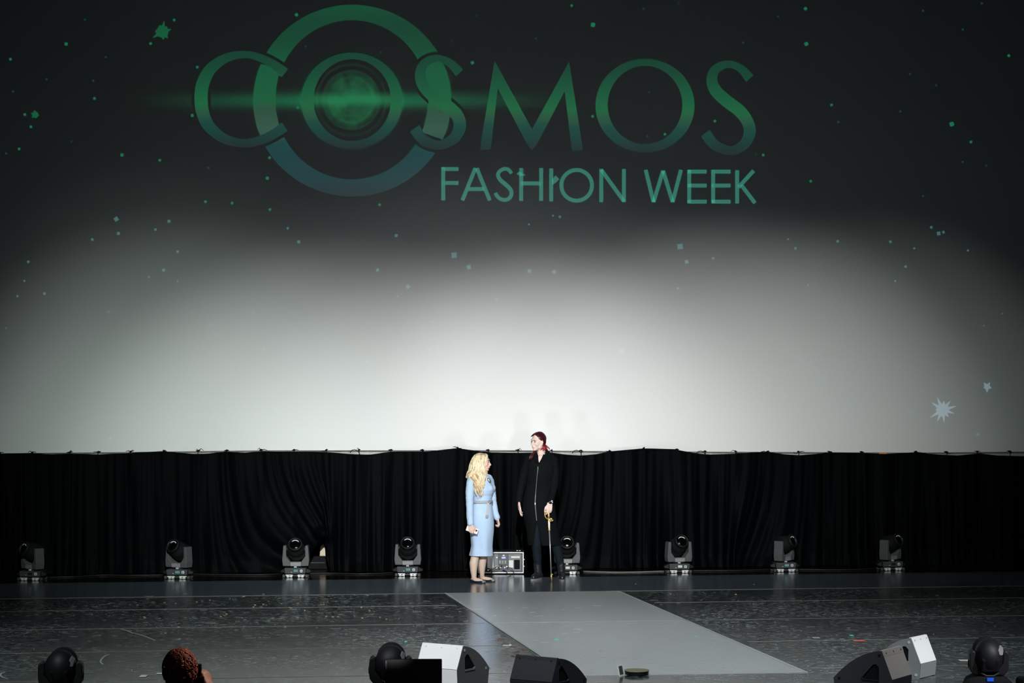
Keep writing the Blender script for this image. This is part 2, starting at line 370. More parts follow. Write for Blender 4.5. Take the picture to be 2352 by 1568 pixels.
cloth('art_letters', ramp=[(117, (0, 60, 40)), (160, (0, 68, 44)), (215, (2, 90, 54)), (250, (14, 102, 58)), (268, (32, 84, 58)), (290, (0, 68, 58)), (315, (4, 58, 52)), (340, (14, 40, 38)), (356, (16, 26, 26))])
cloth('art_ring', ramp=[(11, (0, 80, 48)), (60, (0, 66, 42)), (110, (0, 72, 44)), (160, (0, 88, 54)), (240, (8, 96, 56)), (258, (38, 80, 58)), (305, (50, 88, 72)), (335, (0, 64, 62)), (370, (8, 60, 62)), (410, (16, 58, 62)), (452, (22, 42, 48))])
cloth('art_text', flat=srgb(38, 108, 93))
cloth('art_star_green', flat=srgb(10, 100, 68))
cloth('art_star_dim', flat=srgb(4, 56, 42))
cloth('art_star_pale', flat=srgb(84, 104, 114))
cloth('art_planet', planet=True)
cloth('art_flare', flare=True)

# ================================================================ SETTING
def slab(name, pts, z0, z1, m, parent=None, kind=None):
    b = MB(); b.prism([(p[0], p[1], z0) for p in pts], (0, 0, z1 - z0)); o = b.build(name, m, parent)
    if kind: tag(o, kind=kind)
    return o
def yl(x, y0): return Vector((x, y0 + K * x, 0))
floor = slab('floor', [yl(-13, 16.0), yl(13, 16.0), yl(13, 31.0), yl(-13, 31.0)], -0.30, -0.003, MAT['stage_boards'], kind='structure')
slab('wall_stage_front', [yl(-13, 16.0), yl(13, 16.0), yl(13, 16.2), yl(-13, 16.2)], -1.15, -0.301, MAT['wall_black'], kind='structure')
slab('floor_pit', [yl(-13, 9.0), yl(13, 9.0), yl(13, 16.5), yl(-13, 16.5)], -1.25, -1.15, MAT['wall_black'], kind='structure')
slab('wall_back', [yl(-13, 30.9), yl(13, 30.9), yl(13, 31.1), yl(-13, 31.1)], -0.003, 11.0, MAT['wall_black'], kind='structure')
# dark vinyl lengths
seams = [16.05, 16.85, 18.65, 20.6, 22.5, 24.32, 25.70]
for a, c in zip(seams, seams[1:]):
    slab('vinyl_strip', [yl(-12, a + 0.004), yl(12, a + 0.004), yl(12, c - 0.004), yl(-12, c - 0.004)], -0.003, 0.0, MAT['vinyl_dark'], floor)
slab('back_strip', [yl(-12, 25.70), yl(12, 25.70), yl(12, 27.62), yl(-12, 27.62)], -0.003, 0.0012, MAT['vinyl_back'], floor)
# the pale grey runway, laid across the dark lengths in two pieces
def rw(t, v):   # t 0..1 from back to front, v 0..1 across
    l = Vector((-0.799 + t * 1.30, 25.62 - t * 7.16, 0)); r = Vector((1.270 + t * 1.27, 25.88 - t * 7.20, 0)); return l.lerp(r, v)
slab('runway_strip', [rw(0, 0), rw(0, 1), rw(0.44, 1), rw(0.44, 0)], 0.0, 0.003, MAT['vinyl_grey'], floor)
slab('runway_strip', [rw(0.441, 0), rw(0.441, 1), rw(1, 1), rw(1, 0)], 0.0, 0.003, MAT['vinyl_grey'], floor)
def ribbon(pts, wd, z, mb):
    pts = [Vector(p) for p in pts]
    for a, c in zip(pts, pts[1:]):
        d = (c - a); n = Vector((-d.y, d.x, 0)).normalized() * wd / 2
        mb.prism([(a.x - n.x, a.y - n.y, z - 0.0006), (c.x - n.x, c.y - n.y, z - 0.0006), (c.x + n.x, c.y + n.y, z - 0.0006), (a.x + n.x, a.y + n.y, z - 0.0006)], (0, 0, 0.0012))
for s_ in seams[1:-1]:
    b = MB(); ribbon([yl(-12, s_), rw(0, 0) + (yl(0, s_) - yl(0, s_)) if False else yl(-0.8 + (25.6 - s_) * 0.181 - 0.05, s_)], 0.028, 0.0008, b)
    b.build('seam_tape', MAT['seam'], floor)
    b = MB(); ribbon([yl(1.33 + (25.9 - s_) * 0.176, s_), yl(12, s_)], 0.028, 0.0008, b)
    b.build('seam_tape', MAT['seam'], floor)
b = MB(); ribbon([yl(-12, 25.70), yl(12, 25.70)], 0.035, 0.0022, b); b.build('seam_tape', MAT['scuff_faint'], floor)
for v in (0.006, 0.994):
    b = MB(); ribbon([rw(0, v), rw(1, v)], 0.03, 0.0042, b); b.build('edge_tape', MAT['scuff'], floor)
b = MB(); ribbon([rw(0.44, 0), rw(0.44, 1)], 0.03, 0.0042, b); b.build('seam_tape', MAT['scuff'], floor)
# scuffs and chalk arcs seen on the vinyl
b = MB()
for pts in ([(250, 1503), (240, 1507), (233, 1514), (231, 1520), (236, 1525)], [(12, 1543), (4, 1546), (1, 1550), (6, 1555), (18, 1558)],
            [(305, 1453), (330, 1460), (356, 1470)], [(278, 1444), (292, 1448), (305, 1454)], [(404, 1469), (410, 1469), (414, 1466)]):
    ribbon([flo(*p) for p in crom(pts, 4)], 0.016, 0.0012, b)
tag(b.build('chalk_mark', MAT['scuff'], floor), kind='stuff')
b = MB(); b2 = MB()
for i in range(520):
    px, py = R.uniform(-20, 2370), 1362 + 205 * R.random() ** 0.8
    l = R.uniform(3, 13); a = R.gauss(0, 0.5); c = flo(px, py); d = R.uniform(0.03, 0.14); an = R.uniform(0, 3.14)
    cu = R.uniform(-2, 2); pts = []
    for k in range(4):
        t = k / 3 - 0.5; aa = an + cu * t
        pts.append(c + Vector((math.cos(aa) * d * t, math.sin(aa) * d * t, 0)))
    t = (25.7 - c.y) / 7.18; onr = 0 < t < 1 and rw(t, 0).x < c.x < rw(t, 1).x
    ribbon(pts, R.uniform(0.0018, 0.0042), 0.0046, b2 if onr else b)
tag(b.build('scuff_mark', MAT['scuff'], floor), kind='stuff')
mat('scuff_runway', (.46, .47, .46), .5, noise_amt=.1)
tag(b2.build('scuff_mark', MAT['scuff_runway'], floor), kind='stuff')
b = MB()
for i in range(26):
    px, py = R.choice([(1190, 1490), (1196, 1496), (1186, 1503), (1150, 1474)]); c = flo(px + R.gauss(0, 8), py + R.gauss(0, 4))
    q = [c + Vector((math.cos(k * 1.05 + i) * R.uniform(.01, .04), math.sin(k * 1.05 + i) * R.uniform(.01, .04), 0.0002)) for k in range(6)]
    b.prism(q, (0, 0, 0.0006))
tag(b.build('rust_stain', MAT['stain_orange'], floor), kind='stuff')
# bits of gold paper
b = MB()
for (px, py) in [(378, 1384), (452, 1382), (520, 1410), (605, 1388), (612, 1389), (600, 1393), (665, 1395), (690, 1372), (830, 1395), (410, 1440), (655, 1440), (380, 1454), (482, 1378), (700, 1402), (560, 1370), (1305, 1358), (1460, 1341), (1732, 1342), (1690, 1365), (1840, 1380), (2285, 1438), (1540, 1364)] + [(R.uniform(300, 900), R.uniform(1368, 1425)) for _ in range(22)]:
    c = flo(px, py); a = R.uniform(0, 3)
    b.box(c + Vector((0, 0, 0.004)), (R.uniform(.012, .022), R.uniform(.012, .03), 0.0015), Matrix.Rotation(a, 3, 'Z') @ Matrix.Rotation(R.uniform(-.15, .15), 3, 'X'))
tag(b.build('confetti', MAT['confetti_gold']), 'tiny gold paper bits scattered on the dark vinyl floor', 'confetti', kind='stuff')
# tape marks
def tape(px0, px1, py, m, label, hpx=3.0):
    a, c = flo(px0, py), flo(px1, py); e = flo(px0, py + hpx / 2); dy = abs(e.y - a.y)
    b = MB(); mid = (a + c) / 2; b.box((mid.x, mid.y, 0.0045), (c.x - a.x, 2 * dy, 0.0014)); o = b.build('tape_mark', MAT[m])
    tag(o, label, 'tape', 'bits of tape on the stage floor')
tape(322, 337, 1553, 'tape_white', 'short white tape piece on dark vinyl, left of the photographer', 5)
tape(360, 378, 1547, 'tape_white', 'thin cream tape piece beside the photographer’s hair', 2.5)
tape(929, 935, 1474, 'tape_green', 'tiny green tape mark above the black moving head near the left wedge')
tape(1274, 1283, 1469, 'tape_green', 'tiny green tape mark on the left side of the grey runway')
tape(1597, 1603, 1462, 'tape_green', 'tiny green tape mark on the right side of the grey runway')
tape(1952, 1960, 1460, 'tape_green', 'tiny green tape mark right of the runway near the red tape')
tape(1960, 1986, 1472, 'tape_red', 'short red and white tape strip on dark vinyl behind right wedges')
tape(2203, 2226, 1517, 'tape_white', 'pale tape strip beside the right black moving head')
tape(1866, 1882, 1465, 'scuff', 'faint grey tape scrap on dark vinyl right of the runway', 3)
b = MB(); a, c = flo(1155, 1482), flo(1171, 1482); b.box(((a.x + c.x) / 2, a.y, 0.003), (c.x - a.x, 0.06, 0.0014))
b.prism([flo(1170, 1479) + Vector((0, 0, 0.003)), flo(1177, 1482) + Vector((0, 0, 0.003)), flo(1170, 1485) + Vector((0, 0, 0.003))], (0, 0, 0.0014))
tag(b.build('tape_mark', MAT['tape_white']), 'white tape arrow between left wedge and runway', 'tape', 'bits of tape on the stage floor')

# ================================================================ PROJECTION SCREEN
SY = 29.15
BAR = [(-400, 1042), (0, 1041), (300, 1038), (600, 1034), (825, 1034), (1200, 1034), (1400, 1036), (1600, 1037), (1835, 1038), (2100, 1039.5), (2352, 1037), (2800, 1038)]
def bary(px): return lerp_tab(BAR, px)[0]
screen = empty('projection_screen', pln(1176, 1034, SY))
S0 = Vector(screen.location); NRM = Vector((K, -1, 0)).normalized()      # towards the audience
tag(screen, 'huge white projection screen showing a green starry fashion logo', 'screen')
b = MB(); xs = [-420 + i * 80 for i in range(41)]
for i in range(len(xs) - 1):
    q = [pln(xs[i], bary(xs[i]) + 0, SY), pln(xs[i + 1], bary(xs[i + 1]), SY), pln(xs[i + 1], -330, SY), pln(xs[i], -330, SY)]
    b.add([p - S0 for p in q], [(0, 1, 2, 3)])
b.build('screen_cloth', MAT['screen_cloth'], screen)
b = MB()   # pale painted border below the stretched cloth
for i in range(len(xs) - 1):
    q = [pln(xs[i], 1066, SY + .03), pln(xs[i + 1], 1066, SY + .03), pln(xs[i + 1], bary(xs[i + 1]) + .5, SY + .03), pln(xs[i], bary(xs[i]) + .5, SY + .03)]
    b.prism([p - S0 for p in q], -NRM * 0.02)
mat('hem_paint', (0.42, 0.45, 0.40), 0.8, noise_amt=0.55, nscale=9)
b.build('lower_border', MAT['hem_paint'], screen)
b = MB(); b.tube([pln(x, bary(x) + 0.6, SY - .02) - S0 for x in xs], 0.0042, 8); b.build('lacing_bar', MAT['rail_steel'], screen)

def T(px, py, lay): return pln(px, py, SY) + NRM * (0.0015 * lay) - S0
def art(polys, name, m, lay, uv=None):
    """flat projected shapes; polys = list of lists of pixel points"""
    me = bpy.data.meshes.new(name); vs = []; fs = []; px_ = []
    for p in polys:
        fs.append(tuple(range(len(vs), len(vs) + len(p))))
        for q in p: vs.append(tuple(T(q[0], q[1], lay))); px_.append(q)
    me.from_pydata(vs, [], fs); me.materials.append(MAT[m])
    bm = bmesh.new(); bm.from_mesh(me)
    for f in bm.faces:
        f.normal_update()
        if f.normal.dot(NRM) < 0: f.normal_flip()
    bmesh.ops.triangulate(bm, faces=[f for f in bm.faces if len(f.verts) > 4]); bm.to_mesh(me); bm.free()
    if uv:
        l = me.uv_layers.new(name='pic'); inv = {}
        for lp in me.loops: l.data[lp.index].uv = uv(px_[lp.vertex_index])
    o = bpy.data.objects.new(name, me); COL.objects.link(o); o.parent = screen; return o
def ell(cx, cy, rx, ry, a): return (cx + rx * math.cos(a), cy + ry * math.sin(a))
def annulus(o, i, a0=0, a1=2 * math.pi, n=96):
    return [[ell(*o, a0 + (a1 - a0) * k / n), ell(*o, a0 + (a1 - a0) * (k + 1) / n), ell(*i, a0 + (a1 - a0) * (k + 1) / n), ell(*i, a0 + (a1 - a0) * k / n)] for k in range(n)]
def stroke(pts, extra=0.0, n=10, ends=0.0):
    c = crom(pts, n) if n > 1 else pts; L_ = []; R_ = []
    if ends:
        a, b_ = Vector(c[0][:2]), Vector(c[1][:2]); d = (a - b_).normalized() * ends; c[0] = (a.x + d.x, a.y + d.y, c[0][2])
        a, b_ = Vector(c[-1][:2]), Vector(c[-2][:2]); d = (a - b_).normalized() * ends; c[-1] = (a.x + d.x, a.y + d.y, c[-1][2])
    for k, p in enumerate(c):
        a = c[max(k - 1, 0)]; d = c[min(k + 1, len(c) - 1)]; t = Vector((d[0] - a[0], d[1] - a[1])).normalized(); h = p[2] / 2 + extra
        L_.append((p[0] - t.y * h, p[1] + t.x * h)); R_.append((p[0] + t.y * h, p[1] - t.x * h))
    return [[L_[k], L_[k + 1], R_[k + 1], R_[k]] for k in range(len(c) - 1)]
art([[(280, 190), (1340, 205), (1340, 275), (280, 262)]], 'light_streak', 'art_flare', 1, uv=lambda p: ((p[0] - 810) / 530, (p[1] - 231) / 36))
art(annulus((809, 231, 227, 220), (808, 229, 176, 183)), 'logo_ring', 'art_ring', 2)
Cpts = [(654, 168, 24), (628, 148, 20), (598, 133, 17), (562, 125, 16), (520, 133, 20), (484, 158, 26), (466, 192, 29), (462, 226, 30), (466, 260, 29), (482, 292, 26), (518, 320, 22), (562, 329, 19), (598, 322, 20), (628, 308, 22), (654, 291, 24)]
art(stroke(Cpts, 7, ends=7), 'letter_edge', 'screen_cloth', 3)
# the ring shows straight up to the inner side of the letter C
art(annulus((809, 231, 227, 220), (808, 229, 176, 183), math.radians(158), math.radians(202.5), 20), 'logo_ring_front', 'art_ring', 4)
art(stroke(Cpts), 'letter_c', 'art_letters', 5)
S1 = [(1055, 167, 22), (1032, 144, 18), (1002, 134, 16), (975, 146, 21), (965, 171, 24), (973, 197, 27), (997, 222, 29), (1030, 246, 29), (1050, 266, 28), (1056, 290, 28), (1045, 315, 25), (1022, 330, 22), (1000, 333, 21), (972, 321, 24), (952, 295, 26)]
art(stroke(S1, 7, ends=7), 'letter_edge', 'screen_cloth', 6)
art(annulus((809, 231, 227, 220), (808, 229, 176, 183), math.radians(-25), math.radians(24), 20), 'logo_ring_front', 'art_ring', 7)
art(stroke(S1), 'letter_s', 'art_letters', 8)
n = 64
art([[(807, 230), ell(807, 230, 97, 99, 2 * math.pi * k / n), ell(807, 230, 97, 99, 2 * math.pi * (k + 1) / n)] for k in range(n)], 'logo_globe', 'art_planet', 9, uv=lambda p: ((p[0] - 807) / 97, (p[1] - 230) / 99))
art(annulus((808, 231, 116, 110), (809, 230, 89, 94)), 'letter_o', 'art_letters', 10)
art([[(1102, 344), (1136, 140), (1143, 202), (1127, 344)], [(1136, 140), (1222, 297), (1222, 346), (1212, 333), (1143, 202)], [(1222, 297), (1307, 142), (1297, 209), (1232, 333), (1222, 346)], [(1307, 142), (1339, 346), (1314, 346), (1297, 209)]], 'letter_m', 'art_letters', 2)
art(annulus((1481.5, 242.5, 113.5, 107.5), (1481.5, 241, 86, 90)), 'letter_o', 'art_letters', 2)
S2 = [(1722, 180, 22), (1702, 158, 18), (1674, 147, 16), (1645, 158, 21), (1635, 181, 24), (1643, 207, 27), (1668, 231, 28), (1698, 254, 28), (1716, 278, 27), (1722, 303, 27), (1712, 328, 24), (1690, 344, 21), (1672, 345, 21), (1642, 333, 23), (1620, 306, 25)]
art(stroke(S2), 'letter_s', 'art_letters', 2)
def st(*segs, wd=8.5):
    out = []
    for s_ in segs: out += stroke([(x, y, wd) for x, y in s_], n=1)
    return out
art(st([(1018, 384), (1018, 460)], [(1014, 388), (1053, 388)], [(1014, 420), (1053, 420)]), 'letter_f', 'art_text', 2)
art(st([(1062, 460), (1092, 386)], [(1095, 386), (1125, 460)], [(1076, 434), (1112, 434)]), 'letter_a', 'art_text', 2)
art(stroke([(1175, 398, 8), (1167, 389, 8), (1157, 388, 8), (1147, 394, 8), (1144, 403, 8.5), (1150, 414, 9), (1162, 424, 9), (1173, 436, 9), (1174, 449, 8.5), (1165, 458, 8), (1153, 458, 8), (1143, 452, 8), (1138, 443, 8)], n=4), 'letter_s', 'art_text', 2)
art(st([(1197, 386), (1197, 461)], [(1243, 386), (1243, 461)], [(1197, 421), (1243, 421)]) + [[(1186, 399), (1193, 394), (1207, 402), (1196, 405)]], 'letter_h', 'art_text', 2)
art(st([(1266, 387), (1266, 462)]) + [[(1268, 412), (1276, 403), (1284, 411), (1276, 420), (1269, 424)]], 'letter_i', 'art_text', 2)
art(annulus((1324.5, 425.5, 39.5, 39.5), (1324.5, 425.5, 31, 31), n=40), 'letter_o', 'art_text', 2)
art(st([(1381, 388), (1381, 464)], [(1433, 388), (1433, 464)], [(1381, 390), (1433, 462)]), 'letter_n', 'art_text', 2)
art(st([(1483, 390), (1501, 464)], [(1501, 464), (1523, 392)], [(1523, 392), (1545, 464)], [(1545, 464), (1564, 390)]), 'letter_w', 'art_text', 2)
for x in (1583, 1638):
    art(st([(x, 390), (x, 466)], [(x - 4, 394), (x + 40, 394)], [(x - 4, 426), (x + 40, 426)], [(x - 4, 463), (x + 40, 463)]), 'letter_e', 'art_text', 2)
art(st([(1693, 391), (1693, 467)], [(1696, 430), (1731, 392)], [(1702, 424), (1734, 466)]), 'letter_k', 'art_text', 2)
def star_poly(x, y, r, pts=4, inner=0.55, rot=0.0):
    q = []
    for k in range(pts * 2):
        a = rot + math.pi * k / pts; rr = r if k % 2 == 0 else r * inner
        q.append((x + rr * math.cos(a), y + rr * math.sin(a)))
    return q
G = [(24, 136, 4), (152, 101, 5), (195, 45, 3), (214, 185, 3), (217, 226, 4), (57, 263, 4), (71, 291, 4), (164, 325, 3), (44, 342, 4), (14, 352, 3), (280, 356, 5), (400, 46, 4), (346, 100, 4), (453, 154, 4), (442, 265, 5), (367, 368, 4),
     (681, 34, 5), (702, 107, 3), (684, 247, 4), (875, 120, 3), (1038, 95, 3), (1085, 144, 5), (1094, 36, 3), (1231, 88, 3), (1313, 13, 4), (1362, 57, 7), (1478, 20, 3), (1361, 267, 4), (1491, 212, 3), (1487, 313, 3), (1527, 308, 4),
     (1559, 8, 3), (1642, 278, 4), (1753, 356, 4), (1850, 20, 5), (1852, 101, 6), (1787, 38, 3), (1707, 98, 3), (1910, 241, 4), (2120, 25, 3), (2090, 170, 3), (2211, 68, 3), (2186, 285, 7), (2211, 372, 3), (2317, 128, 4), (2150, 196, 3),
     (2230, 326, 4), (2068, 256, 3), (1926, 280, 3), (2255, 8, 3), (614, 409, 5), (619, 362, 4), (479, 385, 3), (472, 463, 4), (533, 466, 4), (872, 470, 4), (107, 182, 3), (243, 131, 3), (30, 210, 3), (52, 425, 2), (620, 481, 4), (1862, 416, 4), (1736, 355, 3), (2265, 380, 3), (2120, 450, 3)]
Wt = [(267, 503, 7), (272, 536, 5), (212, 550, 4), (357, 527, 4), (388, 508, 5), (661, 524, 4), (686, 555, 5), (910, 541, 5), (1043, 586, 9), (1077, 613, 7), (1216, 622, 6), (1273, 624, 6), (867, 620, 5), (937, 658, 6), (913, 680, 3),
      (992, 739, 4), (1140, 686, 3), (1105, 724, 3), (65, 601, 4), (56, 645, 3), (40, 680, 3), (102, 674, 4), (250, 716, 4), (376, 620, 5), (408, 578, 4), (342, 636, 3), (408, 646, 3), (582, 716, 5), (594, 694, 3), (484, 746, 6),
      (497, 768, 4), (700, 700, 3), (1562, 566, 9), (1577, 601, 6), (1557, 662, 4), (1638, 593, 4), (1810, 549, 3), (1827, 570, 4), (1924, 554, 4), (2045, 555, 4), (2080, 612, 4), (2139, 522, 4), (2156, 536, 6), (2167, 533, 4),
      (2100, 570, 3), (2223, 575, 3), (2056, 645, 3), (1856, 655, 3), (1428, 806, 8), (1804, 804, 3), (1688, 864, 3), (1864, 828, 3), (2065, 842, 4), (1764, 803, 3), (1590, 896, 4), (780, 810, 3), (606, 802, 3), (842, 830, 4),
      (14, 753, 3), (65, 948, 3), (252, 1007, 5), (985, 802, 4), (1172, 804, 4), (2246, 997, 5), (2231, 868, 3), (2302, 720, 3), (2182, 776, 3), (1946, 700, 3), (2260, 748, 3), (1270, 495, 3), (1286, 498, 4), (1215, 515, 3), (310, 900, 3), (1800, 980, 3), (2120, 900, 3), (2090, 945, 4)]
art([star_poly(x, y, r * .9, 4, 0.75, R.random()) for x, y, r in G if r >= 4], 'star_field', 'art_star_green', 2)['kind'] = 'stuff'
art([star_poly(x, y, r, 4, 0.75, R.random()) for x, y, r in G if r < 4], 'star_field', 'art_star_dim', 2)['kind'] = 'stuff'
cloth('art_star_mid', flat=srgb(52, 92, 94)); cloth('art_star_low', flat=srgb(46, 56, 62)); cloth('art_burst', flat=srgb(2, 84, 50))
art([star_poly(x, y, r, 4, 0.6, R.random()) for x, y, r in Wt if y < 690], 'star_field', 'art_star_mid', 2)['kind'] = 'stuff'
art([star_poly(x, y, r, 4, 0.6, R.random()) for x, y, r in Wt if y >= 690], 'star_field', 'art_star_low', 2)['kind'] = 'stuff'
def burst(x, y, r, m, n=9, fill=0.34):
    q = []
    for k in range(n * 2):
        a = math.pi * k / n + 0.3; rr = r * R.uniform(0.5, 1.15) if k % 2 == 0 else r * fill
        q.append((x + rr * math.cos(a), y + rr * math.sin(a)))
    o = art([q], 'star_burst', m, 2); return o
burst(373, 73, 26, 'art_burst', 11, .5); burst(81, 263, 11, 'art_burst', 6, .6); burst(2165, 941, 31, 'art_star_pale', 11, 0.42); burst(2267, 888, 12, 'art_star_pale', 5, .5)

# ================================================================ CURTAIN
CY = 28.80
TOP = [(-400, 1042), (0, 1042), (75, 1040), (120, 1044), (160, 1041), (222, 1044), (300, 1040), (375, 1036), (440, 1042), (475, 1042), (520, 1036.5), (560, 1040), (600, 1036), (675, 1037.5), (750, 1038), (810, 1043), (850, 1044), (898, 1037), (975, 1037.5), (1050, 1029),
       (1100, 1036), (1130, 1039), (1190, 1040), (1265, 1039), (1300, 1044), (1335, 1046), (1370, 1043), (1400, 1036.5), (1440, 1033), (1480, 1029.5), (1550, 1031.5), (1560, 1034), (1600, 1041), (1630, 1044), (1680, 1042), (1760, 1037), (1800, 1043), (1835, 1045.5), (1880, 1042),
       (1900, 1039), (1975, 1040), (2040, 1042), (2110, 1038), (2140, 1043), (2200, 1046), (2250, 1041), (2290, 1046), (2352, 1047.5), (2800, 1047)]
curt = empty('stage_curtain', yl(0, CY)); tag(curt, 'long black velvet curtain tied below the projection screen', 'curtain')
C0 = Vector(curt.location)
TIES = [-60, 0, 75, 160, 225, 300, 375, 455, 520, 600, 675, 750, 825, 898, 970, 1050, 1122, 1190, 1268, 1335, 1400, 1480, 1555, 1620, 1690, 1765, 1835, 1905, 1980, 2105, 2175, 2245, 2320, 2400]
def folds(px, v):
    """depth of the cloth (m, + towards the audience) at pixel column px, v = 0 top .. 1 bottom"""
    # the cloth is pulled up and gathered at column 742, v 0.70
    u = px
    for (gx, amt, wd, side) in ((742, 150, 150, -1), (1262, 50, 80, 1), (1690, 60, 110, 1)):
        d = px - gx
        k = math.exp(-((d + side * -wd * 0.2) / wd) ** 2) * (1 if d * side > 0 else math.exp(-(d / 14) ** 2))
        u += side * amt * k * (v ** 1.7)
    s = 0.0
    s += 0.085 * noise.noise(Vector((u / 46.0, v * 0.35, 1.3)))
    s += 0.055 * noise.noise(Vector((u / 19.0, v * 0.55, 7.1)))
    s += 0.02 * noise.noise(Vector((u / 8.0, v * 0.9, 3.7)))
    s *= 0.35 + 0.9 * v
    d = min(abs(px - t) for t in TIES); s += 0.018 * math.exp(-(d / 9) ** 2) * (1 - v)
    g = math.hypot((px - 742) / 20, (v - 0.68) / 0.05); s += 0.10 * math.exp(-g * g)
    if v > 0.9: s += (v - 0.9) * 10 * (0.05 + 0.06 * noise.noise(Vector((px / 35.0, 0.2, 9.0))))
    return s
NX, NV = 1100, 44
b = MB(); grid = []
x0, x1 = -300, 2680
BX = lambda px: 870 + F * EYE / (CY / (1 - K * (px - CX) / F))     # row where the curtain meets the boards
for j in range(NV + 1):
    v = j / NV
    for i in range(NX + 1):
        px = x0 + (x1 - x0) * i / NX
        ty = lerp_tab(TOP, px)[0]; py = ty + (BX(px) - ty) * v
        p = pln(px, py, CY); s = folds(px, v)
        p = p + NRM * s; p.z = max(p.z, 0.004) if v < 1 else 0.003
        grid.append((px, v, py)); b.v.append(p - C0)
def gap(py):           # the parting low down beside the third lamp from the left
    t = (py - 1236) / (1311 - 1236)
    return 741 - 34 * min(1, max(0, t) * 1.7), 747 + 3 * min(1, t * 1.5) + (8 if t > 0.6 else 0) * (t - 0.6) * 2.5
side_ = {}
for i, (px, v, py) in enumerate(grid):
    if 1236 < py < 1313:
        l, r = gap(py)
        if l < px < r:
            tgt = l if px < (l + r) / 2 else r; side_[i] = 1 if tgt == l else 2
            b.v[i] = b.v[i] + Vector(((tgt - px) / F * CY, 0, 0))
for j in range(NV):
    for i in range(NX):
        a = j * (NX + 1) + i; q = [side_.get(k, 0) for k in (a, a + 1, a + NX + 1, a + NX + 2)]
        if 1 in q and 2 in q or q.count(0) == 0 and 0: continue
        if (q[0] and q[1] and q[2] and q[3]) : continue
        b.f.append([a, a + 1, a + NX + 2, a + NX + 1]); b.m.append(0)
o = b.build('curtain_cloth', MAT['velvet'], curt, smooth=True)
b = MB(); b.tube([pln(x, max(lerp_tab(TOP, x)[0], 0) + 1.0, CY - .01) - C0 for x in range(-300, 2690, 12)], 0.008, 6); b.build('curtain_hem', MAT['tie_black'], curt)
for tx in TIES:
    b = MB(); y = min(bary(tx), lerp_tab(TOP, tx)[0]); c = pln(tx, y, CY - .03) - C0
    yb = lerp_tab(TOP, tx)[0] + 3
    b.tube([c + Vector((0, 0.2, 0.004)), c + Vector((0, 0, 0.014)), pln(tx, yb, CY - .03) - C0], [0.004, 0.007, 0.005], 6)
    b.ball(c + Vector((R.uniform(-.01, .01), 0, 0.004)), (R.uniform(.014, .034), 0.014, R.uniform(.007, .012)), seg=8, rings=6)
    for sg in R.choice(((-1,), (1,), (-1, 1), ())):
        l = R.uniform(0.02, 0.08); h = R.uniform(-0.02, 0.03)
        b.tube([c, c + Vector((sg * l * .5, -.01, h * 1.2)), c + Vector((sg * l, -.012, h * R.uniform(.1, 1)))], [0.006, 0.005, 0.003], 5)
    if tx in (825, 1335, 1620, 1765): # a stiff loop of tape
        b.tube([c + Vector((-.12, 0, -.035)), c + Vector((-.1, 0, .0)), c + Vector((-.06, 0, .012)), c + Vector((-.02, 0, -.01)), c + Vector((0, 0, -.03))], 0.005, 5)
    b.build('curtain_tie', MAT['tie_black'], curt)
tag(MB().add([pln(2019, 1039.6, CY - .02), pln(2037, 1039.6, CY - .02), pln(2037, 1042, CY - .02), pln(2019, 1042, CY - .02), pln(2019, 1039.6, CY), pln(2037, 1039.6, CY), pln(2037, 1042, CY), pln(2019, 1042, CY)], [(0, 1, 2, 3), (7, 6, 5, 4), (0, 4, 5, 1), (1, 5, 6, 2), (2, 6, 7, 3), (3, 7, 4, 0)]).build('tape_strip', MAT['tape_orange']),
    'small orange tape strip on the bar above the curtain, right side', 'tape')

# things seen through the parting
r_ = at(730, 1310, 28.95); r_.z = 0
t = empty('equipment_box', r_); tag(t, 'low black box with a sloped end in the parted curtain', 'box')
b = MB(); b.prism([(-.30, -.08, 0.0), (.16, -.08, 0.0), (.13, -.08, .10), (.09, -.08, .165), (-.30, -.08, .165)], (0, 0.16, 0)); b.build('body', MAT['matte_black'], t, bevel=0.006)
MB().box((-.08, -.084, .085), (.36, .008, .012)).build('trim_rib', MAT['cable_black'], t)
q = at(740, 1280, 29.0); tag_o = MB().prism([q + Vector((-.036, 0, -.02)), q + Vector((.042, 0, -.02)), q + Vector((.045, 0, .10)), q + Vector((.035, 0, .15)), q + Vector((.012, 0, .185)), q + Vector((-.018, 0, .155)), q + Vector((-.03, 0, .08))], (0, .02, 0)).build('beige_panel', MAT['beige_board'], bevel=.004)
tag(tag_o, 'narrow beige rounded panel standing on the black box behind curtain', 'panel')

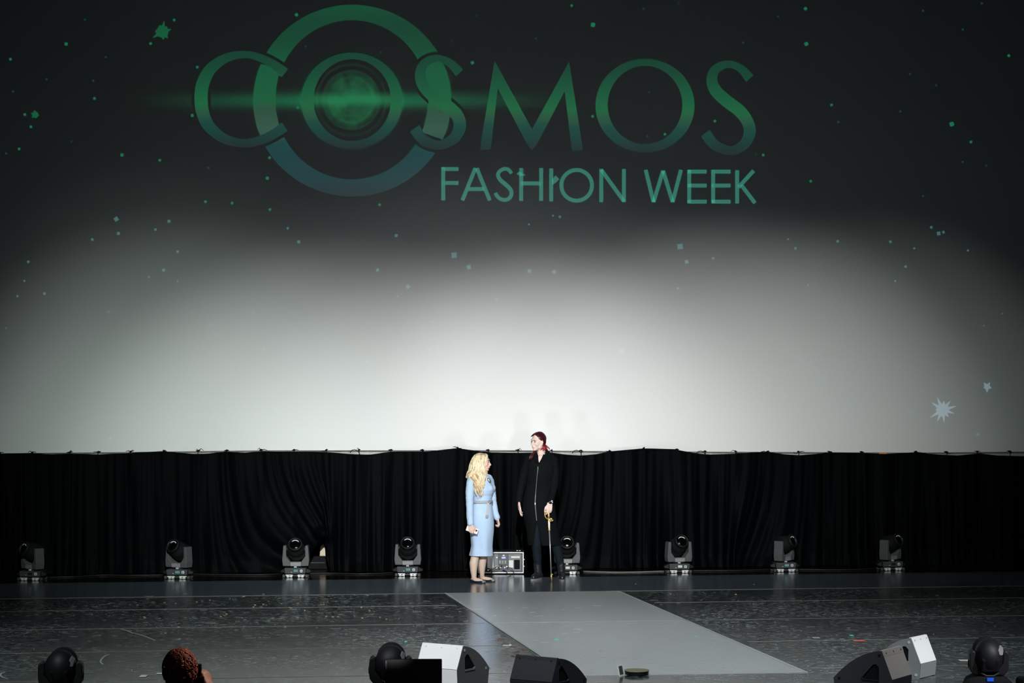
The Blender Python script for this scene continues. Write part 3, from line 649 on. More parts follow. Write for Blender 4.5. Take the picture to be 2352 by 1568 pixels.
# ================================================================ MOVING HEAD LAMPS
def rot(ax, a): return Matrix.Rotation(a, 4, ax)
def moving_head(loc, label, pan, tilt, brz=0.0, disp='display_teal', dark=False, group='moving heads along the curtain', side_lit=None):
    t = empty('moving_head_light', loc, brz); tag(t, label, 'stage light', group)
    yk = MAT['black_plastic'] if dark else MAT['fixture_grey']; bg = MAT['matte_black'] if dark else MAT['base_grey']
    # base
    b = MB(); b.prism([(-.136, -.125, .118), (.136, -.125, .118), (.130, -.118, .048), (-.130, -.118, .048)], (0, .24, 0)); base = b.build('base', bg, t, bevel=.005)
    for s in (-1, 1):
        b = MB(); b.prism([(s * .134, -.06, .112), (s * .19, -.05, .085), (s * .196, -.05, .072), (s * .185, -.05, .058), (s * .132, -.06, .05)], (0, .12, 0)); b.build('side_handle', MAT['black_plastic'], t, bevel=.004)
        for fy in (-.09, .09): MB().box((s * .145, fy, .018), (.035, .05, .036)).build('foot', MAT['base_grey'] if not dark else bg, t, bevel=.004)
        b = MB(); b.box((s * .125, -.127, .107), (.006, .004, .006)); b.box((s * .125, -.121, .06), (.006, .004, .006)); b.build('screw', MAT['screw'], base)['kind'] = 'stuff'
        # quick-lock bracket in bright metal
        b = MB(); b.box((s * .077, -.112, .030), (.088, .022, .012)); b.box((s * .048, -.112, .016), (.024, .028, .030)); b.box((s * .092, -.112, .014), (.026, .028, .026))
        b.tube([(s * .028, -.114, .026), (s * .05, -.122, .013), (s * .08, -.124, .009), (s * .115, -.114, .012)], [.005, .006, .006, .004], 8); b.build('clamp_bracket', MAT['chrome'], t, bevel=.002)
    MB().box((0, -.105, .022), (.05, .02, .014)).build('locking_bar', MAT['base_grey'], t, bevel=.002)
    MB().box((.008, -.1235, .085), (.054, .008, .030)).build('display', MAT[disp], base, bevel=.001)
    b = MB(); b.tube([(.078, -.1205, .083), (.078, -.1275, .083)], [.020, .019], 20); kp = b.build('keypad', MAT['keypad_white'] if not dark else bg, base)
    b = MB(); b.box((.078, -.129, .083), (.036, .003, .004)); b.box((.078, -.129, .083), (.004, .003, .036)); kx = b.build('key_cross', MAT['screw'], base)
    MB().box((-.047, -.1235, .068), (.014, .006, .006)).build('badge', MAT['keypad_white'] if not dark else bg, base)
    MB().box((0, .0, .024), (.25, .2, .048)).build('underside', MAT['matte_black'], base)
    # pan bearing
    b = MB(); b.cyl((0, 0, .118), (0, 0, .139), .085); b.build('pan_bearing', MAT['black_plastic'], t)
    b = MB(); b.box((-.009, -.098, .131), (.014, .02, .018)); b.box((.009, -.098, .131), (.014, .02, .018)); b.build('lock_catch', MAT['chrome'], t, bevel=.003)
    P = rot('Z', pan)
    # yoke
    yoke_o = [(-.158, .400), (-.121, .400), (-.121, .262), (-.066, .190), (.066, .190), (.121, .262), (.121, .400), (.158, .400), (.172, .208), (.162, .139), (-.162, .139), (-.172, .208)]
    b = MB()
    L_ = [(x, -.062, z) for x, z in [(-.158, .400), (-.121, .400), (-.121, .262), (-.066, .190), (-.066, .139), (-.162, .139), (-.172, .208)]]
    b.prism(L_, (0, .124, 0)); b.xf(P); b.build('yoke_arm', yk, t, bevel=.006)
    b = MB(); b.prism([(-x, y, z) for x, y, z in L_], (0, .124, 0)); b.xf(P); b.build('yoke_arm', yk, t, bevel=.006)
    b = MB(); b.box((0, 0, .1645), (.134, .126, .050)); b.xf(P); yo = b.build('yoke_bridge', MAT['fixture_pale'] if not dark else yk, t, bevel=.003)
    b = MB()
    for x in (-.038, .038, -.075, .075): b.box((x, -.0645, .178), (.006, .003, .006))
    for s in (-1, 1):
        b.tube([(s * .118, -.03, .372), (s * .111, -.03, .372)], .008, 8)
    b.xf(P); b.build('screw', MAT['screw'], yo)['kind'] = 'stuff'
    # head
    Hm = P @ Matrix.Translation((0, 0, .350)) @ rot('X', -tilt * .72)       # local -Y is the beam direction
    b = MB(); prof = [(.150, .045), (.138, .085), (.09, .107), (.02, .113), (-.03, .109), (-.06, .098), (-.066, .086), (-.115, .086), (-.120, .080)]
    b.lathe(prof, 28); b.xf(Hm); hd = b.build('head', MAT['matte_black'] if not dark else MAT['black_plastic'], t, smooth=True)
    b = MB()
    for k in range(5): b.tube([(0, .03 + k * .016, 0), (0, .036 + k * .016, 0)], [.1165, .1165 - k * .002], 28)
    b.xf(Hm); b.build('cooling_fin', MAT['black_plastic'], hd)
    b = MB(); pr = [(-.110, .084), (-.116, .090), (-.150, .090), (-.156, .086), (-.156, .074), (-.128, .070)]
    b.lathe(pr, 32, False); b.xf(Hm); b.build('lens_ring', MAT['black_plastic'], hd, smooth=True)
    b = MB(); b.ball((0, -.128, 0), (.071, .024, .071), seg=28, rings=14); b.xf(Hm); b.build('lens', MAT['lens_glass'], hd, smooth=True)
    b = MB(); b.tube([(.054 * math.cos(a), -.1475, .054 * math.sin(a)) for a in [0.55 + k * 0.15 for k in range(14)]], [.001, .003] + [.0055] * 10 + [.003, .001], 8); b.xf(Hm); b.build('glint_arc', MAT['lens_glint'], hd, smooth=True)  # painted glint: a pale arc laid over the glass as its reflection
    for s in (-1, 1):
        b = MB(); b.cyl((s * .10, 0, 0), (s * .124, 0, 0), .035); b.xf(Hm); b.build('tilt_pivot', MAT['black_plastic'], hd)
    return t
def back(px): 
    D = 28.12 / (1 - K * (px - CX) / F); return Vector(((px - CX) / F * D, D, 0))
r2 = math.radians
moving_head(back(75), 'moving head stage light almost lost in the dark at far left end of curtain', r2(-38), r2(30), r2(-6), 'display_dark')
moving_head(back(411), 'moving head stage light turned to the left, teal display, second from the left end', r2(-26), r2(40), r2(-4))
moving_head(back(680), 'moving head stage light with grey yoke beside the parted curtain and beige panel', r2(0), r2(42), 0)
moving_head(back(937), 'moving head stage light facing front with bright reflecting lens, left of blonde woman', 0, r2(44), 0)
moving_head(back(1302), 'moving head stage light half hidden behind the legs of red-haired woman', 0, r2(36), 0, 'display_white')
moving_head(back(1558), 'moving head stage light with white display, first to the right of the women', r2(14), r2(38), r2(3), 'display_white')
moving_head(back(1801), 'moving head stage light swung right with teal display, second right of the women', r2(48), r2(32), r2(6))
moving_head(back(2045), 'moving head stage light nearly lost in the dark at right end of curtain', r2(40), r2(32), r2(7), 'display_dark')

def tophead(name_label, loc, w_, h_, rz, disp=False, tilt=0.3):
    """black moving wash light seen from behind on the front lip of the stage"""
    t = empty('moving_head_light', loc, rz); tag(t, name_label, 'stage light', 'black moving heads on the stage front')
    b = MB(); b.prism([(-.20, -.13, 0), (.20, -.13, 0), (.17, -.12, .075), (.10, -.10, .105), (-.10, -.10, .105), (-.17, -.12, .075)], (0, .26, 0)); base = b.build('base', MAT['matte_black'], t, bevel=.012)
    if disp:
        MB().box((0.0, -.118, .086), (.052, .012, .028)).build('display', MAT['display_blue'], base)
    for s in (-1, 1):
        b = MB(); pr = [(s * .172, .40 - .10 - .02), (s * .165, h_ - .10), (s * .14, h_ - .085), (s * .118, h_ - .10), (s * .118, .21), (s * .07, .15), (s * .04, .11), (s * .13, .11), (s * .168, .16)]
        b.prism([(x * w_ / .34, -.06, z) for x, z in pr], (0, .12, 0)); yo = b.build('yoke_arm', MAT['black_plastic'], t, bevel=.010)
        b = MB(); b.ball((s * .172 * w_ / .34, 0, h_ - .20), (.006, .022, .034), seg=14, rings=8); b.build('arm_cap', MAT['matte_black'], yo)
    Hm = Matrix.Translation((0, 0, h_ - .150)) @ rot('X', tilt)
    b = MB(); b.ball((0, 0, 0), (.128 * w_ / .34, .14, .150), seg=28, rings=16); b.xf(Hm); hd = b.build('head', MAT['black_plastic'], t, smooth=True)
    b = MB(); b.tube([(0, .05, 0), (0, .16, 0), (0, .20, 0)], [.115, .112, .10], 28); b.xf(Hm); b.build('lens_hood', MAT['matte_black'], hd, smooth=True)
    b = MB(); b.box((0, -.105, -.02), (.15, .05, .13)); b.xf(Hm); b.build('back_cover', MAT['matte_black'], hd, bevel=.02)
    b = MB(); b.prism([(.062, -.075, .098), (.085, -.05, .108), (.112, -.05, .08), (.105, -.08, .055), (.075, -.095, .06)], (0.006, .05, .008)); b.xf(Hm); b.build('shoulder_cover', MAT['wedge_side_charcoal'], hd, bevel=.006)
    b = MB(); b.tube([(-.07, -.115, -.085), (-.03, -.125, -.105), (.03, -.125, -.105), (.07, -.115, -.085)], .006, 8); b.xf(Hm); b.build('carry_lip', MAT['base_grey'], hd)
    return t
def fr(px, D): return Vector(((px - CX) / F * D, D, 0))
tophead('black moving head seen from behind at the far left stage front', fr(140, 17.0), .34, .405, r2(4))
tophead('black moving head partly behind the flat black monitor', fr(898, 17.2), .34, .42, r2(2))
tophead('black moving head with small blue display at right stage front', fr(2270, 17.75), .315, .40, r2(-4), True)
b = MB(); b.box((0, 0, .06), (.3, .25, .12)); o = b.build('equipment_case', MAT['matte_black'], bevel=.03); o.location = fr(2352 + 30, 17.5); tag(o, 'corner of a rounded black case at right frame edge', 'case')

# flat monitor in front
t = empty('stage_monitor_screen', fr(950, 16.35)); tag(t, 'flat black display seen from behind in front of the left wedge', 'monitor')
zt = EYE - (1513 - HZ) / F * 16.35
b = MB(); b.box((0, 0, zt / 2 + .03), (.425, .035, zt - .06)); p_ = b.build('housing', MAT['matte_black'], t, bevel=.006)
MB().box((-.205, -.02, zt / 2 + .03), (.012, .012, zt - .08)).build('side_strip', MAT['black_plastic'], t)
MB().box((0, .02, .035), (.07, .04, .07)).build('stand_neck', MAT['matte_black'], t)
MB().box((0, 0, .008), (.26, .18, .016)).build('stand_foot', MAT['matte_black'], t, bevel=.003)

# ================================================================ WEDGE MONITORS
def wedge(loc, label, rz, rear, side, top=None, wd=.42, hh=.36, dd=.46, jz=.15, mirror=1, leds=False, hole2=False, strip=False, low=None):
    t = empty('wedge_speaker', loc, rz); tag(t, label, 'speaker', 'floor wedge speakers on the stage front')
    prof = [(0.0, 0.0), (-.012, jz), (.075, hh)]
    n = 9; A = Vector((.085, hh)); Bq = Vector((dd * .60, hh * .95)); Cq = Vector((dd, hh * .36))
    arc = [((1 - u) ** 2 * A + 2 * u * (1 - u) * Bq + u * u * Cq) for u in [k / n for k in range(n + 1)]]
    prof += [(p.x, p.y) for p in arc] + [(dd - .02, 0.0)]
    b = MB(); hw = wd / 2 - .012
    b.prism([(-hw, y, z) for y, z in prof], (2 * hw, 0, 0)); body = b.build('cabinet', MAT['wedge_dark'], t, bevel=.004)
    for s in (-1, 1):
        # side cheek with a real handle opening: a ring of faces round the opening
        x = s * (wd / 2 - .012); ho = [(.10, .14), (.235, .14), (.245, .155), (.15, .262), (.125, .265), (.098, .24)]
        outer = [(y, z) for y, z in prof]
        me = bmesh.new(); ov = [me.verts.new((x, y, z)) for y, z in outer]; iv = [me.verts.new((x, y, z)) for y, z in ho]
        eo = [me.edges.new((ov[i], ov[(i + 1) % len(ov)])) for i in range(len(ov))]; ei = [me.edges.new((iv[i], iv[(i + 1) % len(iv)])) for i in range(len(iv))]
        bmesh.ops.triangle_fill(me, edges=eo + ei, use_beauty=True, use_dissolve=False)
        r = bmesh.ops.extrude_face_region(me, geom=me.faces[:]); bmesh.ops.translate(me, verts=[v for v in r['geom'] if isinstance(v, bmesh.types.BMVert)], vec=(s * .013, 0, 0))
        bmesh.ops.recalc_face_normals(me, faces=me.faces); m_ = bpy.data.meshes.new('side_panel'); me.to_mesh(m_); me.free(); m_.materials.append(MAT[side])
        so = bpy.data.objects.new('side_panel', m_); COL.objects.link(so); so.parent = t
        MB().prism([(x + s * .0135, y, z) for y, z in [(.098, .128), (.238, .128), (.252, .146), (.247, .155), (.235, .140), (.10, .140)]], (s * .004, 0, 0)).build('handle_rim', MAT['wedge_side_grey'] if side != 'wedge_dark' else MAT['black_plastic'], so)
        b = MB(); b.prism([(s * (wd / 2 - .0125), y * .99, z) for y, z in ho], (s * .003, 0, 0)); b.build('handle_recess', MAT['matte_black'], so)
        for (y, z) in ((.095, hh - .035), (dd - .05, hh * .36), (.03, .03)):
            b = MB(); b.tube([(s * (wd / 2), y, z), (s * (wd / 2 + .004), y, z)], .012, 12); b.build('bolt', MAT['aluminium'] if side != 'wedge_dark' else MAT['black_plastic'], so)
        if leds:
            b = MB(); b.box((s * (wd / 2 + .003), .19, .055), (.005, .035, .016)); b.build('blue_readout', MAT['display_blue'], so)
            b = MB(); b.box((s * (wd / 2 + .003), .06, .052), (.005, .035, .010)); b.build('label_strip', MAT['base_grey'], so)
    # rear panel: upper and lower facets
    nn = Vector((0, -(hh - jz), .087)).normalized() * .006
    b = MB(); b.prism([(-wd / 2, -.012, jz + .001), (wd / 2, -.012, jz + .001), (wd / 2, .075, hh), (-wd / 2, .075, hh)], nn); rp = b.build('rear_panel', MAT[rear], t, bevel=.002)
    b = MB(); b.prism([(-wd / 2, -.001, 0.004), (wd / 2, -.001, 0.004), (wd / 2, -.013, jz - .001), (-wd / 2, -.013, jz - .001)], (0, -.006, 0)); b.build('rear_skirt', MAT[low or rear], t, bevel=.002)
    b = MB(); b.box((0, .082, hh + .002), (wd, .022, .006)); b.build('top_edge', MAT[rear], t, bevel=.002)
    if strip:
        b = MB(); q0 = Vector((0, .075, hh)); q1 = Vector((0, .060, hh - .045)); b.prism([(-wd / 2, q0.y, q0.z), (wd / 2, q0.y, q0.z), (wd / 2, q1.y, q1.z), (-wd / 2, q1.y, q1.z)], nn * 1.6); b.build('mounting_strip', MAT[rear], t, bevel=.001)
    for x in (-wd * .38, 0, wd * .38):
        b = MB(); c = Vector((x, .067, hh - .022)) + nn * 1.4; b.tube([c, c + nn * .5], .007, 10); b.build('screw', MAT['aluminium'] if rear == 'wedge_rear_lit' else MAT['screw'], rp)
    return t
wedge(fr(1005, 17.84), 'floor wedge speaker with back painted as lit and charcoal side, left of runway', r2(-33), 'wedge_rear_lit', 'wedge_side_charcoal', hh=.335, wd=.405, dd=.46)
wedge(fr(1221, 17.1), 'black floor wedge speaker in front of the grey runway', r2(-33), 'wedge_dark', 'wedge_dark', hh=.328, wd=.385, dd=.52, strip=True)
wedge(fr(2129, 18.42), 'floor wedge speaker with back painted as lit, standing behind the black-sided one', r2(54), 'wedge_rear_lit', 'wedge_side_grey', wd=.30, hh=.335, dd=.42, jz=.125, low='wedge_side_grey')
wedge(fr(2068, 17.3), 'floor wedge speaker with back painted as half lit, black side and blue readout', r2(57), 'wedge_rear_half_lit', 'wedge_dark', wd=.385, hh=.372, dd=.49, leds=True, strip=True, low='wedge_dark')

# puck and card on the runway end
p_ = flo(1462.5, 1549); t = empty('round_tin', (p_.x, p_.y, 0)); tag(t, 'low round black tin with olive lid at the runway end', 'tin')
b = MB(); b.cyl((0, 0, .003), (0, 0, .035), .098, .104, 32); b.build('body', MAT['black_plastic'], t, bevel=.002)
b = MB(); b.cyl((0, 0, .0352), (0, 0, .041), .108, .106, 32); b.build('lid', MAT['disc_top'], t, bevel=.001)
p_ = flo(1428, 1552); t = empty('leaning_card', (p_.x, p_.y, 0), r2(62)); tag(t, 'small white framed dark card leaning on the round tin', 'card')
M_ = rot('X', r2(-12))
b = MB(); b.box((0, 0, .048), (.092, .006, .096)); b.xf(M_); b.build('frame', MAT['white_plastic'], t)
b = MB(); b.box((0, -.0035, .049), (.066, .002, .072)); b.xf(M_); b.build('dark_face', MAT['panel_dark'], t)

# ================================================================ FLIGHT CASE
Xr, Xl = (1203 - CX) / F * 28.15, (1098 - CX) / F * 28.15
t = empty('flight_case', ((Xr + Xl) / 2, 28.15, 0)); tag(t, 'open aluminium-edged flight case of stage electronics behind the blonde woman', 'case')
W_, H_ = Xr - Xl, .272; z0_ = .012
b = MB()
b.box((0, .12, z0_ + .01), (W_ - .01, .30, .02)); b.box((0, .12, z0_ + H_ - .01), (W_ - .01, .30, .02)); b.box((-W_ / 2 + .01, .12, z0_ + H_ / 2), (.02, .3, H_)); b.box((W_ / 2 - .01, .12, z0_ + H_ / 2), (.02, .3, H_)); b.box((0, .26, z0_ + H_ / 2), (W_, .02, H_))
b.build('shell', MAT['panel_dark'], t)
for (c, d, nm) in (((0, -.03, z0_ + .006), (W_, .02, .014), 'bottom'), ((0, -.03, z0_ + H_ - .006), (W_, .02, .014), 'top'), ((-W_ / 2 + .007, -.03, z0_ + H_ / 2), (.015, .02, H_ - .02), 'l'), ((W_ / 2 - .007, -.03, z0_ + H_ / 2), (.015, .02, H_ - .02), 'r')):
    MB().box(c, d).build('edge_profile', MAT['aluminium'], t, bevel=.003)
b = MB(); b.box((0, .1, z0_ + H_ + .010), (W_ - .02, .26, .014)); b.build('lid_tray', MAT['matte_black'], t, bevel=.003)
for x in (W_ / 2 - .085, W_ / 2 - .052): MB().box((x, -.02, z0_ + H_ + .019), (.020, .02, .008)).build('latch', MAT['chrome'], t, bevel=.002)
for z in (.10, .19): MB().box((W_ / 2 + .004, -.02, z), (.008, .02, .014)).build('corner_lock', MAT['aluminium'], t)
MB().box((0, .0, z0_ + H_ / 2), (W_ - .03, .01, H_ - .03)).build('inner_plate', MAT['panel_dark'], t)
sx = lambda zx: (zx - 517) / (1500 - 517) * W_ - W_ / 2       # crop column to case x
sz = lambda zy: z0_ + (1265 - zy) / 435 * H_
def cb(nm, x0_, x1_, y0_, y1_, dep, m, bev=.0): return MB().box(((sx(x0_) + sx(x1_)) / 2, -dep / 2 - .005, (sz(y0_) + sz(y1_)) / 2), (sx(x1_) - sx(x0_), dep, sz(y0_) - sz(y1_)), None).build(nm, MAT[m], t, bevel=bev)
cb('fluid_jug', 715, 850, 1185, 900, .035, 'white_plastic', .008); cb('jug_label', 770, 830, 1130, 960, .038, 'sticker')
cb('control_panel', 965, 1165, 1105, 870, .012, 'panel_dark', .002); cb('side_plate', 1172, 1440, 1215, 870, .01, 'panel_mid', .002); cb('left_plate', 868, 955, 1225, 870, .01, 'panel_mid', .002)
cb('lcd', 1025, 1110, 965, 928, .016, 'lcd_lavender'); cb('maker_badge', 1045, 1090, 915, 885, .016, 'sticker', .004)
cb('label_plate', 1228, 1415, 950, 918, .014, 'sticker'); cb('sticker', 1180, 1275, 1150, 1000, .013, 'sticker'); cb('vent_opening', 1292, 1415, 1185, 990, .013, 'matte_black')
b = MB()
for r0 in range(3):
    for c0 in range(3): b.box((sx(990 + c0 * 58), -.020, sz(1012 + r0 * 22)), (.022, .004, .005))
b.build('button_row', MAT['sticker'], t)
b = MB(); b.tube([(sx(735), -.045, sz(1195)), (sx(735), -.06, sz(1195))], .025, 20); b.build('reel', MAT['black_plastic'], t); b = MB(); b.tube([(sx(735), -.061, sz(1195)), (sx(735), -.066, sz(1195))], .010, 14); b.build('reel_hub', MAT['chrome'], t)
for k, (x, y) in enumerate([(995, 1150), (1045, 1185), (1090, 1150), (1110, 1205), (1135, 1128), (1020, 1110), (1080, 1215), (922, 1157), (922, 940)]):
    b = MB(); b.tube([(sx(x), -.015, sz(y)), (sx(x), -.035, sz(y))], .009, 12); b.build('plug', MAT['connector_blue'] if k in (1, 3) else MAT['aluminium'] if k in (0, 2, 4, 7, 8) else MAT['black_plastic'], t)
for pts, m_ in (([(995, 1130, .05), (950, 1105, .09), (900, 1105, .1), (850, 1135, .1), (790, 1165, .08), (745, 1195, .07)], 'cable_pale'), ([(1140, 1150, .05), (1200, 1140, .10), (1270, 1190, .13), (1290, 1270, .16)], 'cable_black'), ([(1050, 1200, .05), (1120, 1215, .09), (1150, 1255, .12), (1230, 1275, .15)], 'cable_black'), ([(990, 1160, .05), (900, 1180, .10), (830, 1225, .13), (800, 1285, .17)], 'cable_black')):
    b = MB(); b.tube([(sx(p[0]), -p[2], max(sz(p[1]), .006)) for p in crom(pts, 6)], .0045, 6); b.build('cable', MAT[m_], t)

# cables on the boards
def cable(pts, label, m_='cable_black', r_=.006):
    w3 = [flo(p[0], p[1]) + Vector((0, 0, r_)) for p in crom(pts, 6)]
    tag(MB().tube(w3, r_, 6).build('floor_cable', MAT[m_], smooth=True), label, 'cable', 'cables along the foot of the curtain')
cable([(110, 1327), (135, 1326), (170, 1325), (230, 1321.5), (300, 1322), (375, 1321)], 'thin black cable between the two lamps at far left')
cable([(442, 1318.6), (480, 1319.5), (560, 1320.5), (620, 1320), (655, 1317)], 'thin black cable from second lamp to the parted-curtain lamp')
cable([(712, 1318), (760, 1317), (830, 1318.5), (905, 1316)], 'thin black cable left of the bright-lensed lamp')
cable([(1340, 1312), (1400, 1314), (1470, 1313.5), (1527, 1311.5)], 'thin grey cable right of the red-haired woman', 'cable_pale', .004)
cable([(1585, 1311), (1640, 1311), (1700, 1310.5), (1772, 1308)], 'thin black cable between the white-display lamp and the swung lamp')
cable([(1828, 1308), (1900, 1309), (1980, 1308), (2020, 1304.5)], 'thin black cable near the right end of the curtain')

# ================================================================ PEOPLE
def hand(mb, wrist, d, n, s, k=1.0, curl=(0.5, 0.6, 0.5), thumb=0.5, spread=0.05, curls=None):
    """wrist point, d = along the hand, n = the way the fingers curl, s = towards the thumb"""
    wrist = Vector(wrist); d = Vector(d).normalized(); n = (Vector(n) - d * Vector(n).dot(d)).normalized(); s_ = Vector(s); s_ = (s_ - d * s_.dot(d) - n * s_.dot(n)).normalized()
    tips = []
    for i, off in enumerate((.026, .009, -.009, -.025)):
        kn = wrist + d * (.085 - abs(i - 1) * .004) * k + s_ * off * k
        mb.limb([wrist + s_ * off * .75 * k, (wrist + s_ * off * .9 * k + kn) / 2 + n * .002, kn], [.0145 * k, .0135 * k, .0115 * k], 10)
        L_ = (.070, .078, .072, .058)[i] * k; seg = (L_ * .45, L_ * .31, L_ * .24); p = kn; a = 0; pts = [p]; cc = curls[i] if curls else curl
        for sg, c in zip(seg, cc):
            a += c; p = p + (d * math.cos(a) + n * math.sin(a) + s_ * spread * (1.5 - i)).normalized() * sg; pts.append(p)
        mb.limb(pts, [.0102 * k, .0092 * k, .0084 * k, .0070 * k], 10); tips.append((pts[-1], (pts[-1] - pts[-2]).normalized()))
    a0 = wrist + d * .022 * k + s_ * .022 * k
    dr = (d * .75 + s_ * .62 + n * .25 * thumb).normalized(); a1 = a0 + dr * .042 * k
    dr2 = (d * .95 + s_ * (.25 - .4 * thumb) + n * .55 * thumb).normalized(); a2 = a1 + dr2 * .032 * k; a3 = a2 + (dr2 + n * .25 * thumb - s_ * .15).normalized() * .024 * k
    mb.limb([a0, a1, a2, a3], [.014 * k, .0118 * k, .0100 * k, .0078 * k], 10); tips.append((a3, (a3 - a2).normalized()))
    return tips

def head_frame(c, f, up=(0, 0, 1)):
    f = Vector(f).normalized(); up = Vector(up); r = f.cross(up).normalized(); u = r.cross(f).normalized()
    M3 = Matrix((f, r, u)).transposed(); return Vector(c), M3
def head(mb, c, M3, k=1.0):
    def E(p, r): mb.ball(Vector(c) + M3 @ (Vector(p) * k), Vector(r) * k, M3, seg=24, rings=16)
    E((-.014, 0, .034), (.093, .074, .080)); E((.020, 0, -.005), (.070, .062, .088)); E((.030, 0, -.050), (.056, .050, .055))
    E((.052, 0, -.082), (.032, .032, .025)); E((.068, 0, -.090), (.018, .020, .016))
    for s in (-1, 1):
        E((.050, s * .036, -.022), (.032, .024, .030)); E((-.004, s * .074, -.004), (.017, .008, .030)); E((.010, s * .052, -.050), (.035, .016, .035))
        E((.082, s * .012, -.037), (.010, .009, .007))
    E((.066, 0, .036), (.026, .048, .022)); E((.078, 0, -.056), (.018, .026, .016))
    P = lambda a, b_, d_: Vector(c) + M3 @ (Vector((a, b_, d_)) * k)
    mb.limb([P(.084, 0, .018), P(.094, 0, -.005), P(.108, 0, -.028), P(.094, 0, -.040)], [.0075 * k, .0085 * k, .0105 * k, .009 * k], 12)
    mb.limb([P(.086, -.014, -.056), P(.093, 0, -.054), P(.086, .014, -.056)], [.004 * k, .0055 * k, .004 * k], 10)
    mb.limb([P(.084, -.012, -.065), P(.091, 0, -.066), P(.084, .012, -.065)], [.004 * k, .0065 * k, .004 * k], 10)
def face_bits(body, c, M3, k, brow, shadow=None):
    P = lambda a, b_, d_: Vector(c) + M3 @ (Vector((a, b_, d_)) * k)
    for s in (-1, 1):
        e = MB().ball(P(.0765, s * .031, .006), Vector((.0125, .0140, .0065)) * k, M3, seg=14, rings=10).build('eye', MAT['eye_white'], body, smooth=True)
        MB().ball(P(.0875, s * .030, .006), Vector((.0045, .0058, .0062)) * k, M3, seg=12, rings=8).build('iris', MAT['eye_dark'], e, smooth=True)
        MB().tube([P(.084, s * .015, .0135), P(.0915, s * .030, .0165), P(.083, s * .047, .0125)], [.0022, .003, .0018], 6).build('eyelash', MAT['eye_dark'] if shadow is None else MAT[shadow], e)
        MB().tube([P(.091, s * .012, .027), P(.093, s * .030, .033), P(.080, s * .050, .027)], [.003, .0036, .0018], 6).build('eyebrow', MAT[brow], body)
    MB().tube([P(.086, -.020, -.059), P(.0955, -.008, -.0565), P(.0975, 0, -.0575), P(.0955, .008, -.0565), P(.086, .020, -.059)], [.001, .0028, .0035, .0028, .001], 8).build('upper_lip', MAT['lips'], body, smooth=True)
    MB().tube([P(.084, -.016, -.064), P(.0955, 0, -.0675), P(.084, .016, -.064)], [.001, .004, .001], 8).build('lower_lip', MAT['lips'], body, smooth=True)

# ---------------------------------------------------------------- the blonde woman
SB = 745.0; BX0, BZ0 = 345.0, 1475.0
bl = empty('person', ((1020 + BX0 / 4.02 - CX) / F * 26.98, 26.98, 0)); tag(bl, 'blonde woman in pale blue long-sleeved dress holding a phone, turned to the right', 'person')
bx = lambda a: (a - BX0) / SB
bz = lambda a: (BZ0 - a) / SB
def B(x, y, dy): return Vector((bx(x), dy, bz(y)))
fB = Vector((0.985, -0.17, -0.0)).normalized(); hc, hM = head_frame(B(352, 368, -.03), fB, (-.03, 0, 1)); hk = .98
m = MB(); head(m, hc, hM, hk)
m.limb([B(345, 420, -.01), B(335, 465, .0), B(330, 505, .0)], [.055, .05, .06], 18)
# trunk (under the dress)
def rings(tab, sh, ry_scale=1.0, yaw=0.0, fx=bx, fz=bz):
    out = []
    for (y, l, r, ry, cy) in tab: out.append((fz(y), (fx(l) + fx(r)) / 2, cy, (fx(r) - fx(l)) / 2 - sh, ry * ry_scale - sh, yaw))
    return out
dressB = [(478, 300, 388, .050, 0), (486, 276, 402, .070, 0), (497, 250, 420, .088, 0), (520, 240, 434, .100, 0), (560, 240, 442, .112, 0), (600, 244, 456, .125, -.012), (622, 248, 462, .128, -.015), (648, 254, 455, .120, -.01), (685, 262, 441, .108, 0), (725, 262, 438, .105, 0),
          (780, 250, 446, .122, 0), (850, 236, 456, .140, .005), (930, 229, 461, .146, .008), (1000, 234, 458, .140, .008), (1080, 244, 448, .132, .01), (1140, 249, 443, .126, .01), (1180, 242, 445, .126, .01), (1215, 233, 449, .130, .01), (1236, 229, 451, .132, .01)]
m.loft(rings(dressB[1:15], .012)[::-1])
# legs
m.limb([B(306, 1020, -.02), B(304, 1130, -.015), B(290, 1222, -.015), B(274, 1300, -.045), B(274, 1360, -.05), B(277, 1425, -.055)], [.06, .048, .051, .054, .043, .030], 18)
m.limb([B(385, 1020, .05), B(372, 1130, .055), B(361, 1230, .065), B(352, 1300, .085), B(349, 1360, .09), B(350, 1412, .10)], [.07, .058, .052, .050, .039, .028], 18)
def footm(mb, heel, toe, k=1.0):
    heel, toe = Vector(heel), Vector(toe); d = toe - heel
    mb.limb([heel + Vector((0, 0, .03)), heel + d * .35 + Vector((0, 0, .032)), heel + d * .7 + Vector((0, 0, .024)), heel + d * .92 + Vector((0, 0, .016))], [.028 * k, .031 * k, .029 * k, .016 * k], 14)
footN = (Vector((bx(262), -.03, 0)), Vector((bx(374), -.12, 0))); footF = (Vector((bx(340), .13, 0)), Vector((bx(462), .05, 0)))
for h_, t_ in (footN, footF):
    footm(m, h_, t_)
m.limb([B(277, 1420, -.055), footN[0] + Vector((.01, 0, .035))], [.032, .029], 14); m.limb([B(350, 1408, .10), footF[0] + Vector((.012, 0, .035))], [.030, .028], 14)
